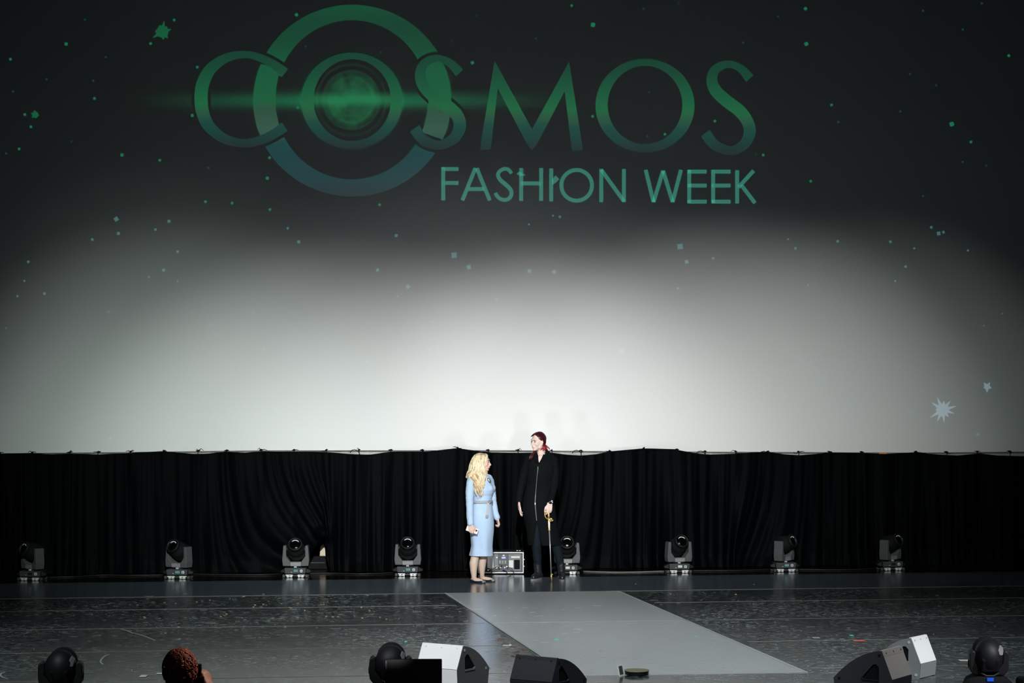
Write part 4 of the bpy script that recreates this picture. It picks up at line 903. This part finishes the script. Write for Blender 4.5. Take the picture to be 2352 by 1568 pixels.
# arms
armN = [B(243, 540, -.10), B(238, 640, -.155), B(240, 745, -.185), B(242, 850, -.20), B(248, 930, -.215)]
armF = [B(425, 535, .09), B(440, 640, .125), B(452, 745, .135), B(470, 830, .12), B(490, 892, .10)]
m.limb(armN, [.04, .038, .034, .030, .024], 14); m.limb(armF, [.04, .038, .034, .030, .024], 14)
pd = Vector((bx(322) - bx(205), 0, bz(1000) - bz(958))).normalized()      # long axis of the phone
tipsN = hand(m, B(248, 928, -.225), Vector((.12, 0, -1)), Vector((.2, 1, .0)), Vector((1, 0, .1)), .92, curls=[(.15, .9, .9), (.2, 1.0, 1.0), (.2, 1.1, 1.0), (.25, 1.1, 1.0)], thumb=.5, spread=-.0)
hand(m, B(492, 896, .10), Vector((.28, -.1, -1)), Vector((-.9, -.35, -.2)), Vector((-.3, -1, 0)), .88, curls=[(.7, 1.3, .8), (.8, 1.3, .9), (.8, 1.3, .9), (.9, 1.3, .9)], thumb=.9)
me = fuse(m, .0042, 5)
zt_ = bz(1225)
body = put(me, 'body', [MAT['skin_warm'], MAT['tights']], bl, lambda c: 1 if c.z < bz(1000) and not (c.y < -.17 and c.z > bz(1100)) else 0)
face_bits(body, hc, hM, hk, 'brow_light', 'eyeshadow')
# dress
m = MB(); m.loft(rings(dressB, 0)[::-1], 40)
for (x, y, dy, r) in ((428, 608, -.055, .052), (448, 606, .035, .050)): m.ball(B(x, y, dy) + Vector((-.02, 0, 0)), (.058, .055, .056), seg=18, rings=12)
m.limb([B(262, 522, -.06), B(250, 545, -.10)] + armN[1:4] + [B(247, 922, -.213)], [.062, .055, .052, .046, .043, .040], 18)
m.limb([B(405, 520, .05), B(422, 545, .085)] + armF[1:4] + [B(488, 884, .10)], [.058, .053, .049, .045, .041, .036], 18)
for arm in ((B(247, 905, -.213), B(248, 930, -.214), .042), (B(484, 870, .10), B(490, 890, .10), .039)): m.tube([arm[0], arm[1]], [arm[2], arm[2] * .97], 18)
me = fuse(m, .005, 3)
NRMS = [v.normal.copy() for v in me.vertices]
for v in me.vertices:
    p = v.co; k = 0
    if p.z < bz(900): k = .006 * math.sin(math.atan2(p.y, p.x - bx(345)) * 5 + p.z * 2) * min(1, (bz(900) - p.z) / .3)
    if bz(760) < p.z < bz(660): k += .004 * noise.noise(Vector((p.x * 8, p.y * 8, p.z * 60)))
    if abs(p.x - bx(242)) < .06 and p.y < -.12: k += .004 * noise.noise(Vector((p.x * 12, p.y * 10, p.z * 24)))
    if p.x > bx(450) and p.z > bz(895) and p.z < bz(700): k += .004 * noise.noise(Vector((p.x * 12, 8, p.z * 26)))
    v.co += NRMS[v.index] * k
cull(me, lambda c: (c.z < bz(1228)) or (c.z > bz(481) and abs(c.x - bx(340)) < .045))
dress = put(me, 'dress', MAT['dress_blue'], bl)
# belt follows the waist
def waist_pts(y, extra, a0, a1, n=26):
    l, r, ry, cy = lerp_tab([(t_[0],) + t_[1:] for t_ in dressB], y); cx_ = (bx(l) + bx(r)) / 2; rx = (bx(r) - bx(l)) / 2 + extra
    return [Vector((cx_ + rx * math.cos(a0 + (a1 - a0) * k / n), cy + (ry + extra) * math.sin(a0 + (a1 - a0) * k / n), bz(y))) for k in range(n + 1)]
m = MB(); top_ = waist_pts(719, .011, 0, 2 * math.pi, 40); bot_ = waist_pts(742, .011, 0, 2 * math.pi, 40); 
m.add(top_[:40] + bot_[:40], [(k, (k + 1) % 40, 40 + (k + 1) % 40, 40 + k) for k in range(40)])
belt = m.build('belt', MAT['belt_grey'], bl, smooth=True); so_ = belt.modifiers.new('s', 'SOLIDIFY'); so_.thickness = .005; so_.offset = 1
MB().box(B(422, 727, -.105), (.036, .02, .03), Matrix.Rotation(.5, 3, 'Y')).build('buckle', MAT['belt_dark'], belt, bevel=.004)
m = MB(); tl = [B(410, 735, -.112), B(404, 790, -.130), B(398, 850, -.142)]
for a, c in zip(tl, tl[1:]): m.prism([a + Vector((-.014, 0, 0)), a + Vector((.014, 0, 0)), c + Vector((.014, 0, 0)), c + Vector((-.014, 0, 0))], (0, .004, 0))
m.build('belt_tail', MAT['belt_grey'], belt)
m = MB(); a = B(398, 848, -.144); c = B(396, 874, -.147); m.prism([a + Vector((-.017, 0, 0)), a + Vector((.017, 0, 0)), c + Vector((.014, 0, 0)), c + Vector((-.016, 0, 0))], (0, .009, 0)); m.build('belt_tip', MAT['belt_dark'], belt, bevel=.003)
m = MB(); m.ball(B(417, 530, -.088), (.016, .008, .036), Matrix.Rotation(-.55, 3, 'Y')); br = m.build('brooch', MAT['brooch'], bl, smooth=True)
m = MB(); m.ball(B(414, 528, -.096), (.006, .006, .018), Matrix.Rotation(-.55, 3, 'Y')); m.build('brooch_stone', MAT['sticker'], br, smooth=True)
# shoes
for h_, t_ in (footN, footF):
    m = MB(); d = t_ - h_; u = d.normalized(); sd = Vector((-u.y, u.x, 0))
    for (q, wdt, hgt) in ((0,) * 3,): pass
    secs = [(-.10, .024, .050), (.02, .034, .052), (.30, .036, .030), (.55, .040, .026), (.78, .040, .032), (.95, .032, .026), (1.05, .016, .016)]
    vs = []; fs = []
    for (q, wdt, hgt) in secs:
        c = h_ + d * q
        for a in range(12):
            an = 2 * math.pi * a / 12; zz = .018 * 0 + hgt / 2 + math.sin(an) * hgt / 2 + .002; vs.append(c + sd * math.cos(an) * wdt + Vector((0, 0, zz)))
    for i in range(len(secs) - 1):
        for a in range(12): fs.append((i * 12 + a, i * 12 + (a + 1) % 12, (i + 1) * 12 + (a + 1) % 12, (i + 1) * 12 + a))
    fs.append(tuple(range(11, -1, -1))); fs.append(tuple(range((len(secs) - 1) * 12, len(secs) * 12))); m.add(vs, fs)
    sh = m.build('shoe', MAT['flats_navy'], bl, smooth=True)
    m = MB(); c = h_ + d * .93 + Vector((0, 0, .018)); m.ball(c, (.026, .034, .0185), Matrix.Rotation(math.atan2(d.y, d.x), 3, 'Z'), seg=16, rings=10); m.build('toe_cap', MAT['toe_cap'], sh, smooth=True)
# hair
HB = [(281, 328, 378), (288, 300, 392), (300, 278, 402), (330, 257, 403), (360, 248, 394), (390, 242, 386), (430, 232, 388), (480, 214, 394), (505, 210, 393), (540, 236, 388), (580, 258, 384), (620, 268, 378), (660, 285, 366), (690, 300, 350)]
ryH = [(281, .02), (300, .065), (330, .088), (400, .098), (480, .105), (560, .12), (700, .13)]
m = MB()
m.ball(hc + hM @ Vector((-.022, 0, .038)), (.098, .083, .084), hM, seg=24, rings=16)
m.loft([(bz(y), (bx(l) + bx(r)) / 2 - .006, -.035 + .01, (bx(r) - bx(l)) / 2 * .86, .07, 0) for y, l, r in [(500, 245, 360), (470, 238, 376), (420, 245, 376), (380, 250, 372), (340, 262, 374)]], 24)
hair = put(fuse(m, .006, 6), 'hair', MAT['hair_gold'], bl)
RH = random.Random(3)
def lock(w_, near, y0_, y1_, rad, ph, amp, fwd=0.0):
    pts = []; rr = []; n_ = 26
    for k in range(n_ + 1):
        u = k / n_; y = y0_ + (y1_ - y0_) * u; l, r = lerp_tab(HB, y); ry = lerp_tab(ryH, y)[0]
        w2 = w_ + amp * math.sin(ph + u * (y1_ - y0_) / 21.0) * min(1, max(0, (y - 330) / 120)); w2 = min(1.03, max(-.05, w2))
        if y > 500 and w2 < .35: w2 = w2
        x = bx(l + (r - l) * w2); q = max(0, 1 - (2 * min(1, max(0, w2)) - 1) ** 2) ** .5
        yy = -.03 + (-1 if near else 1) * ry * q * fwd
        if near and y > 500: yy -= .035 * min(1, (y - 500) / 60)
        pts.append(Vector((x, yy + .006 * math.cos(ph * 1.3 + u * 16), bz(y)))); rr.append(rad * (.35 + .65 * math.sin(min(1, u * 3) * 1.57)) * (1 - max(0, u - .6) * 2.2 * .9))
    return pts, rr
for (cm, cnt) in (('hair_pale', 190), ('hair_gold', 90), ('hair_tan', 34), ('hair_root', 14)):
    m = MB()
    for i in range(cnt):
        near = RH.random() < .78; w_ = RH.uniform(.0, 1.0)
        if cm == 'hair_tan': w_ = RH.uniform(.1, .6)
        y1_ = RH.uniform(540, 690) if near else RH.uniform(450, 520)
        if w_ < .2: y1_ = min(y1_, RH.uniform(480, 520))
        if cm == 'hair_root': y1_ = RH.uniform(360, 430)
        y0_ = RH.uniform(283, 300) if cm != 'hair_tan' else RH.uniform(380, 460)
        pts, rr = lock(w_, near, y0_, y1_, RH.uniform(.0035, .0068), w_ * 5 + RH.gauss(0, .5) + (0 if near else 2), RH.uniform(.05, .12), RH.uniform(.88, 1.08))
        m.tube(pts, rr, 7)
    m.build('hair_lock', MAT[cm], hair, smooth=True)['kind'] = 'stuff'
# phone
ph_c = B(263, 979, -.205)
m = MB(); an = math.atan2(pd.z, pd.x); Mp = Matrix.Rotation(-an, 3, 'Y') @ Matrix.Rotation(-.35, 3, 'X')
t = empty('phone', bl.location + ph_c); tag(t, 'pale pink phone in the blonde woman’s lowered hand', 'phone')
m = MB().box((0, 0, 0), (.150, .009, .070), Mp).build('case', MAT['phone_rose'], t, bevel=.004)
MB().tube([Mp @ Vector((.052, -.0045, .006)), Mp @ Vector((.052, -.0075, .006))], .012, 16).build('camera_bump', MAT['eye_dark'], t)
MB().box((0, .0055, 0), (.142, .001, .064), Mp).build('screen_glass', MAT['lens_glass'], t)
for tp, dr in tipsN[:4]:
    m = MB(); m.ball(tp + Vector((0, -.005, 0)), (.006, .005, .007), seg=10, rings=8); m.build('fingernail', MAT['nail_red'], body, smooth=True)

# ---------------------------------------------------------------- the red-haired woman
SR = 737.0; RX0, RZ0 = 930.0, 1453.0
rd = empty('person', ((1020 + RX0 / 4.02 - CX) / F * 27.3, 27.3, 0)); tag(rd, 'tall red-haired woman in black zip dress and boots resting a hand on a sword', 'person')
rx_ = lambda a: (a - RX0) / SR
rz_ = lambda a: (RZ0 - a) / SR
def Q(x, y, dy): return Vector((rx_(x), dy, rz_(y)))
fR = Vector((-0.74, -0.67, -0.06)).normalized(); rc, rM = head_frame(Q(868, 178, -.01), fR, (.06, 0, 1)); rk = 1.0
m = MB(); head(m, rc, rM, rk)
m.limb([Q(892, 228, .02), Q(897, 270, .02), Q(893, 310, .01)], [.052, .048, .058], 18)
m.ball(Q(885, 335, -.02), (.08, .058, .06), seg=18, rings=12)
dressR = [(286, 862, 930, .050, .01), (292, 840, 955, .062, .01), (303, 805, 990, .075, .01), (322, 775, 1018, .088, .01), (355, 762, 1032, .098, 0), (420, 760, 1028, .112, -.005), (480, 762, 1016, .118, -.012), (540, 760, 1004, .112, -.005), (600, 752, 1000, .106, 0), (650, 742, 1004, .108, 0), (720, 728, 1016, .122, 0), (800, 724, 1026, .135, 0),
          (900, 736, 1040, .138, 0), (1000, 756, 1060, .136, 0), (1080, 768, 1074, .134, 0), (1136, 774, 1084, .134, 0)]
m.loft(rings(dressR[1:13], .016, fx=rx_, fz=rz_)[::-1])
m.limb([Q(845, 900, 0), Q(850, 1030, -.02), Q(853, 1140, -.03), Q(862, 1240, -.01), Q(866, 1330, .01), Q(872, 1410, .01)], [.085, .07, .056, .052, .040, .034], 16)
m.limb([Q(965, 900, 0), Q(1005, 1030, 0), Q(1037, 1140, -.01), Q(1062, 1240, .0), Q(1076, 1330, .02), Q(1085, 1420, .02)], [.085, .07, .056, .052, .040, .034], 16)
aL = [Q(788, 350, .01), Q(745, 455, .015), Q(718, 560, .01), Q(700, 650, -.02), Q(688, 730, -.05)]
aR = [Q(1010, 352, .01), Q(1026, 460, .0), Q(1018, 570, -.02), Q(998, 655, -.10), Q(975, 728, -.17)]
m.limb(aL, [.042, .038, .034, .03, .024], 14); m.limb(aR, [.042, .038, .034, .03, .024], 14)
hand(m, Q(689, 735, -.055), Vector((.10, -.05, -1)), Vector((.8, .1, -.1)), Vector((.35, -1, 0)), 1.08, curls=[(.05, .1, .1), (.1, .25, .2), (.2, .35, .3), (.3, .5, .4)], thumb=.2, spread=.10)
tR = hand(m, Q(974, 738, -.175), Vector((-.08, -.12, -1)), Vector((-.35, .95, .0)), Vector((-.9, -.4, 0)), 1.05, curls=[(.15, .5, .5), (.35, .9, .8), (.4, 1.0, .8), (.45, 1.1, .8)], thumb=.5, spread=.02)
me = fuse(m, .0042, 5)
body = put(me, 'body', [MAT['skin_fair'], MAT['trouser_navy']], rd, lambda c: 1 if c.z < rz_(500) and abs(c.x - rx_(885)) < .19 and c.y > -.13 else 0)
face_bits(body, rc, rM, rk, 'brow_dark')
# trousers
m = MB()
m.limb([Q(848, 960, 0), Q(850, 1060, -.02), Q(853, 1140, -.03), Q(860, 1230, -.01), Q(864, 1310, .0)], [.088, .072, .062, .055, .045], 18)
m.limb([Q(975, 960, 0), Q(1008, 1060, 0), Q(1035, 1140, -.01), Q(1060, 1230, .0), Q(1074, 1310, .01)], [.075, .066, .062, .057, .046], 18)
me = fuse(m, .006, 4)
NRMS = [v.normal.copy() for v in me.vertices]
for v in me.vertices: v.co += NRMS[v.index] * .005 * noise.noise(v.co * 9)
put(me, 'trousers', MAT['trouser_navy'], rd)
# dress
m = MB(); m.loft(rings(dressR, 0, fx=rx_, fz=rz_)[::-1], 44)
for (x, y) in ((842, 440), (925, 440)): m.ball(Q(x, y, -.055), (.066, .066, .062), seg=18, rings=12)
m.limb([Q(812, 335, .01)] + [aL[0] + Vector((0, 0, .0))] + aL[1:4] + [Q(688, 726, -.05)], [.052, .056, .050, .047, .044, .042], 18)
m.limb([Q(985, 335, .01)] + aR[:4] + [Q(977, 722, -.168)], [.052, .058, .052, .050, .045, .040], 18)
me = fuse(m, .0052, 3)
NRMS = [v.normal.copy() for v in me.vertices]
for v in me.vertices:
    p = v.co; k = .004 * noise.noise(Vector((p.x * 9, p.y * 9, p.z * 5)))
    if p.z < rz_(850): k += .008 * noise.noise(Vector((p.x * 14, p.y * 14, p.z * 1.2 + 4)))
    if rz_(780) < p.z < rz_(660): k += .006 * noise.noise(Vector((p.x * 6, 2, p.z * 36)))
    v.co += NRMS[v.index] * k
def slit(c):
    y = RZ0 - c.z * SR; x = RX0 + c.x * SR
    if c.z < rz_(1130): return True
    if y > 897 and c.y < 0.0:
        t_ = (y - 897) / (1130 - 897); return 856 - 38 * t_ < x < 856 + 48 * t_
    return y < 292 and 850 < x < 945
NRMS = [v.normal.copy() for v in me.vertices]
for v in me.vertices:      # open V neckline
    y = RZ0 - v.co.z * SR; x = RX0 + v.co.x * SR
    if y < 384 and v.co.y < 0:
        t_ = (380 - y) / (380 - 262); k = min(x - (874 - 24 * t_), (874 + 58 * t_) - x) / 9.0
        v.co -= NRMS[v.index] * .03 * min(1, max(0, k))
cull(me, slit)
dressr = put(me, 'dress', MAT['coat_black'], rd); sm_ = dressr.modifiers.new('s', 'SOLIDIFY'); sm_.thickness = .003; sm_.offset = -1
# collar
def flap(pts, dy0):
    m = MB(); P = [Q(x, y, dy) for x, y, dy in pts]; m.prism(P, (0, .006, 0)); return m.build('collar', MAT['coat_black'], dressr, bevel=.002)
flap([(853, 262, -.02), (868, 300, -.075), (874, 380, -.125), (836, 352, -.118), (818, 318, -.085), (836, 280, -.03)], 0)
flap([(938, 258, -.015), (972, 262, -.02), (992, 290, -.04), (979, 374, -.112), (938, 318, -.09), (876, 380, -.126), (900, 335, -.10), (930, 300, -.065)], 0)
m = MB(); m.tube([Q(848, 262, .02), Q(852, 252, .05), Q(880, 246, .075), (Q(920, 246, .08)), Q(946, 252, .05), Q(946, 262, .01)], [.012, .016, .018, .018, .016, .012], 8); m.build('collar_stand', MAT['coat_black'], dressr, smooth=True)
# zip
zp = [(866, 400, -.128), (864, 440, -.132), (858, 480, -.130), (852, 560, -.119), (845, 640, -.110), (841, 700, -.121), (840, 745, -.129), (846, 820, -.137), (854, 897, -.140)]
m = MB(); zq = [Q(x, y, dy - .004) for x, y, dy in crom(zp, 4)]
for a, c in zip(zq, zq[1:]): m.prism([a + Vector((-.0042, 0, 0)), a + Vector((.0042, 0, 0)), c + Vector((.0042, 0, 0)), c + Vector((-.0042, 0, 0))], (0, -.005, 0))
m.build('zip', MAT['zip_grey'], dressr)
MB().box(Q(840, 742, -.142), (.010, .006, .022)).build('zip_pull', MAT['aluminium'], dressr)
# shoulder strap
m = MB(); m.tube([Q(x, y, dy) for x, y, dy in crom([(792, 312, -.04), (778, 345, -.085), (772, 400, -.10), (762, 480, -.10), (748, 560, -.085), (736, 610, -.05)], 5)], .006, 6, ell=2.0); m.build('bag_strap', MAT['lining_black'], rd)
# boots
for (ax, ay, toe, heel, top_y, dyy) in ((862, 1310, (818, -.12), (885, .05), 1302, .01), (1078, 1318, (1088, -.20), (1090, .06), 1312, .02)):
    m = MB()
    m.limb([Q(ax, top_y, dyy - .005), Q(ax + 4, 1360, dyy), Q(ax + 8, 1405, dyy)], [.050, .047, .046], 16)
    h_ = Vector((rx_(heel[0]), heel[1], 0)); t_ = Vector((rx_(toe[0]), toe[1], 0)); d = t_ - h_
    m.limb([h_ + Vector((0, 0, .055)), h_ + d * .35 + Vector((0, 0, .060)), h_ + d * .65 + Vector((0, 0, .050)), h_ + d * .9 + Vector((0, 0, .042))], [.040, .043, .042, .034], 14)
    me = fuse(m, .006, 3)
    cull(me, lambda c: c.z < .012)
    bo = put(me, 'boot', MAT['boot_black'], rd)
    m = MB(); u = d.normalized(); sd = Vector((-u.y, u.x, 0)); L0 = d.length
    out = []
    for k in range(20):
        a = 2 * math.pi * k / 20; out.append(h_ + d * .48 + u * math.cos(a) * (L0 * .5 + .045) + sd * math.sin(a) * (.042 + .006 * math.cos(a)) + Vector((0, 0, .001)))
    m.prism(out, (0, 0, .024)); m.build('boot_sole', MAT['sole_grey'], bo, bevel=.003)
    m = MB()
    for k in range(6):
        z = .30 * .2 + .055 + k * .022; c = Q(ax + 6 - k * 1, 0, 0); cx0 = rx_(ax + 7 - k) ; yy = dyy - .050 - max(0, 2 - k) * .016
        m.tube([(cx0 - .018, yy, z), (cx0, yy - .006, z + .006), (cx0 + .018, yy, z + .010)], .0022, 5)
        m.tube([(cx0 - .018, yy, z + .010), (cx0, yy - .006, z + .004), (cx0 + .018, yy, z)], .0022, 5)
    m.build('laces', MAT['base_grey'], bo)
# hair: smooth cap, low ponytail, strand over the shoulder
m = MB(); E = lambda p, r: m.ball(rc + rM @ Vector(p), r, rM, seg=26, rings=18)
E((-.024, 0, .040), (.0955, .081, .083)); E((-.050, 0, .000), (.062, .070, .070))
me = fuse(m, .005, 5)
def hairline(c):
    q = rM.transposed() @ (c - rc)     # f, r, u
    lim = .070 - .9 * max(0, q.x - .0) if False else None
    hl = .012 + .62 * (q.x + .01)      # the hairline climbs towards the forehead
    if q.x > -.012 and q.z < hl and q.z < .088: return True
    return q.z < -.045
rc2 = rc + rM @ Vector((-.02, 0, .0))
for v in me.vertices:
    q = rM.transposed() @ (v.co - rc); k = 0
    if q.x > -.02: k = max(k, ((.010 + .62 * (q.x + .01)) - q.z) * min(1, (q.x + .02) / .012))
    if q.z < -.03: k = max(k, (-.03 - q.z))
    k = min(1, max(0, k / .018)); v.co = v.co.lerp(rc2, k * .30)
hr = put(me, 'hair', MAT['hair_wine'], rd); so_ = hr.modifiers.new('s', 'SOLIDIFY'); so_.thickness = .006; so_.offset = -1
m = MB(); RR = random.Random(5)
for i in range(40):   # fine strands combed back over the cap
    a = RR.uniform(-1.25, 1.25); pts = []
    for k in range(9):
        u = k / 8; ph = 0.75 + u * 1.5; f_ = -.022 + .1005 * math.cos(ph) * 1.0; uu = .040 + .0865 * math.sin(ph) * math.cos(a * .95); rr_ = .0835 * math.sin(a) * max(.25, math.sin(min(ph + .55, 2.6)))
        q = Vector((f_, rr_, uu)); 
        if hairline(rc + rM @ (q - Vector((0, 0, .016)))): continue
        pts.append(rc + rM @ q)
    if len(pts) > 3: m.tube(pts, .0035, 5)
m.build('hair_strand', MAT['hair_wine'], hr, smooth=True)['kind'] = 'stuff'
m = MB()
for i in range(26):
    e = Vector((RR.gauss(0, .016), RR.gauss(0, .016), RR.gauss(0, .02)))
    m.tube([Q(x, y, dy) + e * k for (x, y, dy), k in zip([(918, 205, .05), (934, 228, .05), (944, 250, .045), (938, 272, .045)], (.2, .6, 1, 1.3))], [.007, .009, .007, .002], 6)
for i in range(10):
    e = Vector((RR.gauss(0, .008), 0, RR.gauss(0, .010)))
    m.tube([Q(x, y, dy) + e * k for (x, y, dy), k in zip([(930, 208, -.02), (918, 232, -.03), (900, 258, -.035)], (.3, 1, 1.6))], [.006, .006, .001], 5)
m.build('ponytail', MAT['hair_scarlet'], hr, smooth=True)
m = MB()
for i in range(14):
    e = Vector((RR.gauss(0, .010), RR.gauss(0, .006), 0))
    m.tube([Q(x, y, dy) + e * k for (x, y, dy), k in zip([(862, 250, .03), (838, 268, -.04), (818, 292, -.085), (800, 322, -.098), (790, 345, -.100)], (.5, .8, 1, 1, .6))], [.006, .007, .007, .005, .001], 6)
m.build('shoulder_strand', MAT['hair_wine'], hr, smooth=True)
# earbud and bracelet
ec = rc + rM @ Vector((.004, -.082, -.006))
if (rM @ Vector((0, -1, 0))).y > 0: ec = rc + rM @ Vector((.004, .082, -.006))
m = MB(); m.ball(ec, (.010, .010, .010)); m.tube([ec, ec + Vector((-.004, -.002, -.030))], .0045, 8); m.build('earbud', MAT['white_plastic'], rd, smooth=True)
m = MB(); m.tube([Q(978, 722, -.17) + Vector((.034 * math.cos(a), .034 * math.sin(a), .012 * math.cos(a))) for a in [k * math.pi / 8 for k in range(17)]], .005, 6); bc = m.build('bracelet', MAT['belt_dark'], rd, smooth=True)
m = MB(); m.ball(Q(992, 715, -.205), .010); m.ball(Q(997, 727, -.20), .008); m.build('bracelet_bead', MAT['sticker'], bc, smooth=True)

# sword
sw = empty('sword', (rd.location.x + rx_(992), 27.3 - .175, 0)); tag(sw, 'sword with gold hilt stood point down under the red-haired woman’s hand', 'sword')
g_ = Vector((rx_(992), 0, 0))
def W(x, y, dy=0): return Vector((rx_(x), dy, rz_(y) + .018)) - g_
m = MB(); m.tube([W(963, 815), W(963, 835), W(964, 862), W(966, 893)], [.014, .012, .014, .011], 14); m.build('grip', MAT['gold'], sw, smooth=True)
m = MB(); m.ball(W(963, 806), (.018, .018, .018)); m.build('pommel', MAT['gold'], sw, smooth=True)
m = MB(); m.tube([W(x, y, dy) for x, y, dy in crom([(962, 808, 0), (938, 822, -.01), (928, 850, -.012), (936, 880, -.01), (962, 898, 0)], 6)], .0065, 8); m.build('knuckle_guard', MAT['gold'], sw, smooth=True)
m = MB(); m.tube([W(945, 893), W(966, 898), W(985, 900), W(998, 906)], [.006, .010, .008, .010], 10); m.ball(W(985, 894, -.012), (.018, .010, .014)); m.ball(W(998, 908), (.012, .010, .012)); m.tube([W(966, 899), W(975, 912, -.02), W(995, 912, -.02)], .007, 8); m.build('cross_guard', MAT['gold'], sw, smooth=True)
m = MB(); m.tube([W(967, 905), W(968, 950), W(970, 992)], [.0145, .0145, .013], 14, ell=.7); m.build('ivory_collar', MAT['ivory'], sw, smooth=True)
m = MB(); m.tube([W(970, 990), W(970, 1004)], [.016, .014], 14); m.build('gold_band', MAT['gold'], sw, smooth=True)
m = MB(); m.tube([W(970, 1003), W(979, 1200), W(987, 1402)], [.0075, .0072, .0068], 10); m.build('scabbard', MAT['steel'], sw, smooth=True)
m = MB(); m.tube([W(987, 1398), W(989, 1430), W(991, 1464)], [.011, .010, .004], 12); m.ball(W(990, 1404, -.002) + Vector((.006, 0, 0)), (.013, .009, .010)); m.build('chape', MAT['gold'], sw, smooth=True)

# ---------------------------------------------------------------- the photographer in the pit
PD = 14.75; pc = Vector(((414 - CX) / F * PD, PD, EYE - (1533 - HZ) / F * PD))
pr_ = empty('person', (pc.x, pc.y, -1.15)); tag(pr_, 'photographer with curly auburn hair seen from behind, raising a camera', 'person')
o0 = Vector(pr_.location); hz = pc.z + 1.15
m = MB(); c_, M3 = head_frame((0, 0, hz), (.15, 1, -.02)); head(m, c_, M3, 1.0)
m.limb([(0, 0, hz - .08), (0, -.01, hz - .18)], [.055, .06], 16)
m.loft([(.88, 0, 0, .15, .11, 0), (1.0, 0, 0, .16, .12, 0), (1.15, 0, 0, .15, .11, 0), (1.3, 0, 0, .175, .12, 0), (hz - .20, 0, 0, .17, .10, 0), (hz - .15, 0, 0, .08, .07, 0)])
for s in (-1, 1):
    m.limb([(s * .09, 0, .9), (s * .10, .01, .5), (s * .10, .0, .09)], [.09, .065, .045], 16); m.limb([(s * .10, -.03, .05), (s * .11, .12, .04)], [.04, .03], 12)
    m.limb([(s * .175, 0, hz - .21), (s * .26, .12, hz - .40), (s * .10 + .06, .27, hz - .15)], [.05, .04, .028], 14)
hand(m, (.155, .26, hz - .145), (-.35, .35, .9), (-.6, .5, 0), (0, 1, .1), 1.0, curls=[(.6, 1, .7)] * 4, thumb=.6)
hand(m, (-.04, .26, hz - .155), (.35, .35, .9), (.6, .5, 0), (0, 1, .1), 1.0, curls=[(.6, 1, .7)] * 4, thumb=.6)
body = put(fuse(m, .006, 3), 'body', [MAT['skin_warm'], MAT['photo_jacket']], pr_, lambda c: 1 if c.z < hz - .17 and not (c.y > .2 and c.z > hz - .22) else 0)
m = MB(); m.loft([(.80, 0, 0, .19, .14, 0), (1.0, 0, 0, .185, .14, 0), (1.3, 0, 0, .20, .14, 0), (hz - .20, 0, 0, .195, .115, 0), (hz - .13, 0, -.005, .075, .075, 0)])
for s in (-1, 1): m.limb([(s * .175, 0, hz - .215), (s * .26, .12, hz - .41), (s * .10 + .06, .25, hz - .19)], [.065, .055, .042], 14)
put(fuse(m, .01, 3), 'jacket', MAT['photo_jacket'], pr_)
m = MB(); m.ball((0, -.015, hz + .025), (.105, .105, .108), seg=22, rings=16); m.ball((0, -.03, hz - .05), (.085, .085, .075), seg=22, rings=16)
hp = put(fuse(m, .007, 5), 'hair', MAT['hair_auburn'], pr_)
for (cm, cnt) in (('hair_auburn', 620), ('hair_auburn_pale', 150)):
    m = MB(); RP = random.Random(len(cm))
    for i in range(cnt):
        a = RP.uniform(0, 2 * math.pi); e = RP.uniform(-.75, 1.5); rr = Vector((math.cos(a) * math.cos(e), math.sin(a) * math.cos(e), math.sin(e)))
        if rr.y > .55 and rr.z < .5: continue
        c = Vector((0, -.015, hz + .025)) + Vector((rr.x * .105, rr.y * .105, rr.z * .110)) - Vector((0, 0, .02 if rr.z < 0 else 0)); tn = rr.orthogonal().normalized(); bn = rr.cross(tn); r0 = RP.uniform(.006, .013); p0 = RP.uniform(0, 6)
        m.tube([c + (tn * math.cos(p0 + k * .9) + bn * math.sin(p0 + k * .9)) * r0 + rr * (.002 + .0022 * k) + Vector((0, 0, -.004 * k)) for k in range(7)], [.003, .0045, .005, .005, .0045, .004, .001], 5)
    m.build('curl', MAT[cm], hp, smooth=True)['kind'] = 'stuff'
# camera in the hands
kc = Vector((.058, .27, hz - .11)); t = empty('camera_body', o0 + kc); tag(t, 'black camera with upright flash held by the photographer', 'camera')
MB().box((0, 0, -.03), (.14, .06, .095)).build('body', MAT['matte_black'], t, bevel=.008)
MB().cyl((0, .03, -.03), (0, .16, -.03), .038).build('lens_barrel', MAT['matte_black'], t)
b = MB(); b.box((.03, 0, .045), (.035, .045, .06)); b.box((.03, -.003, .075), (.034, .05, .05)); b.build('flash', MAT['matte_black'], t, bevel=.004)
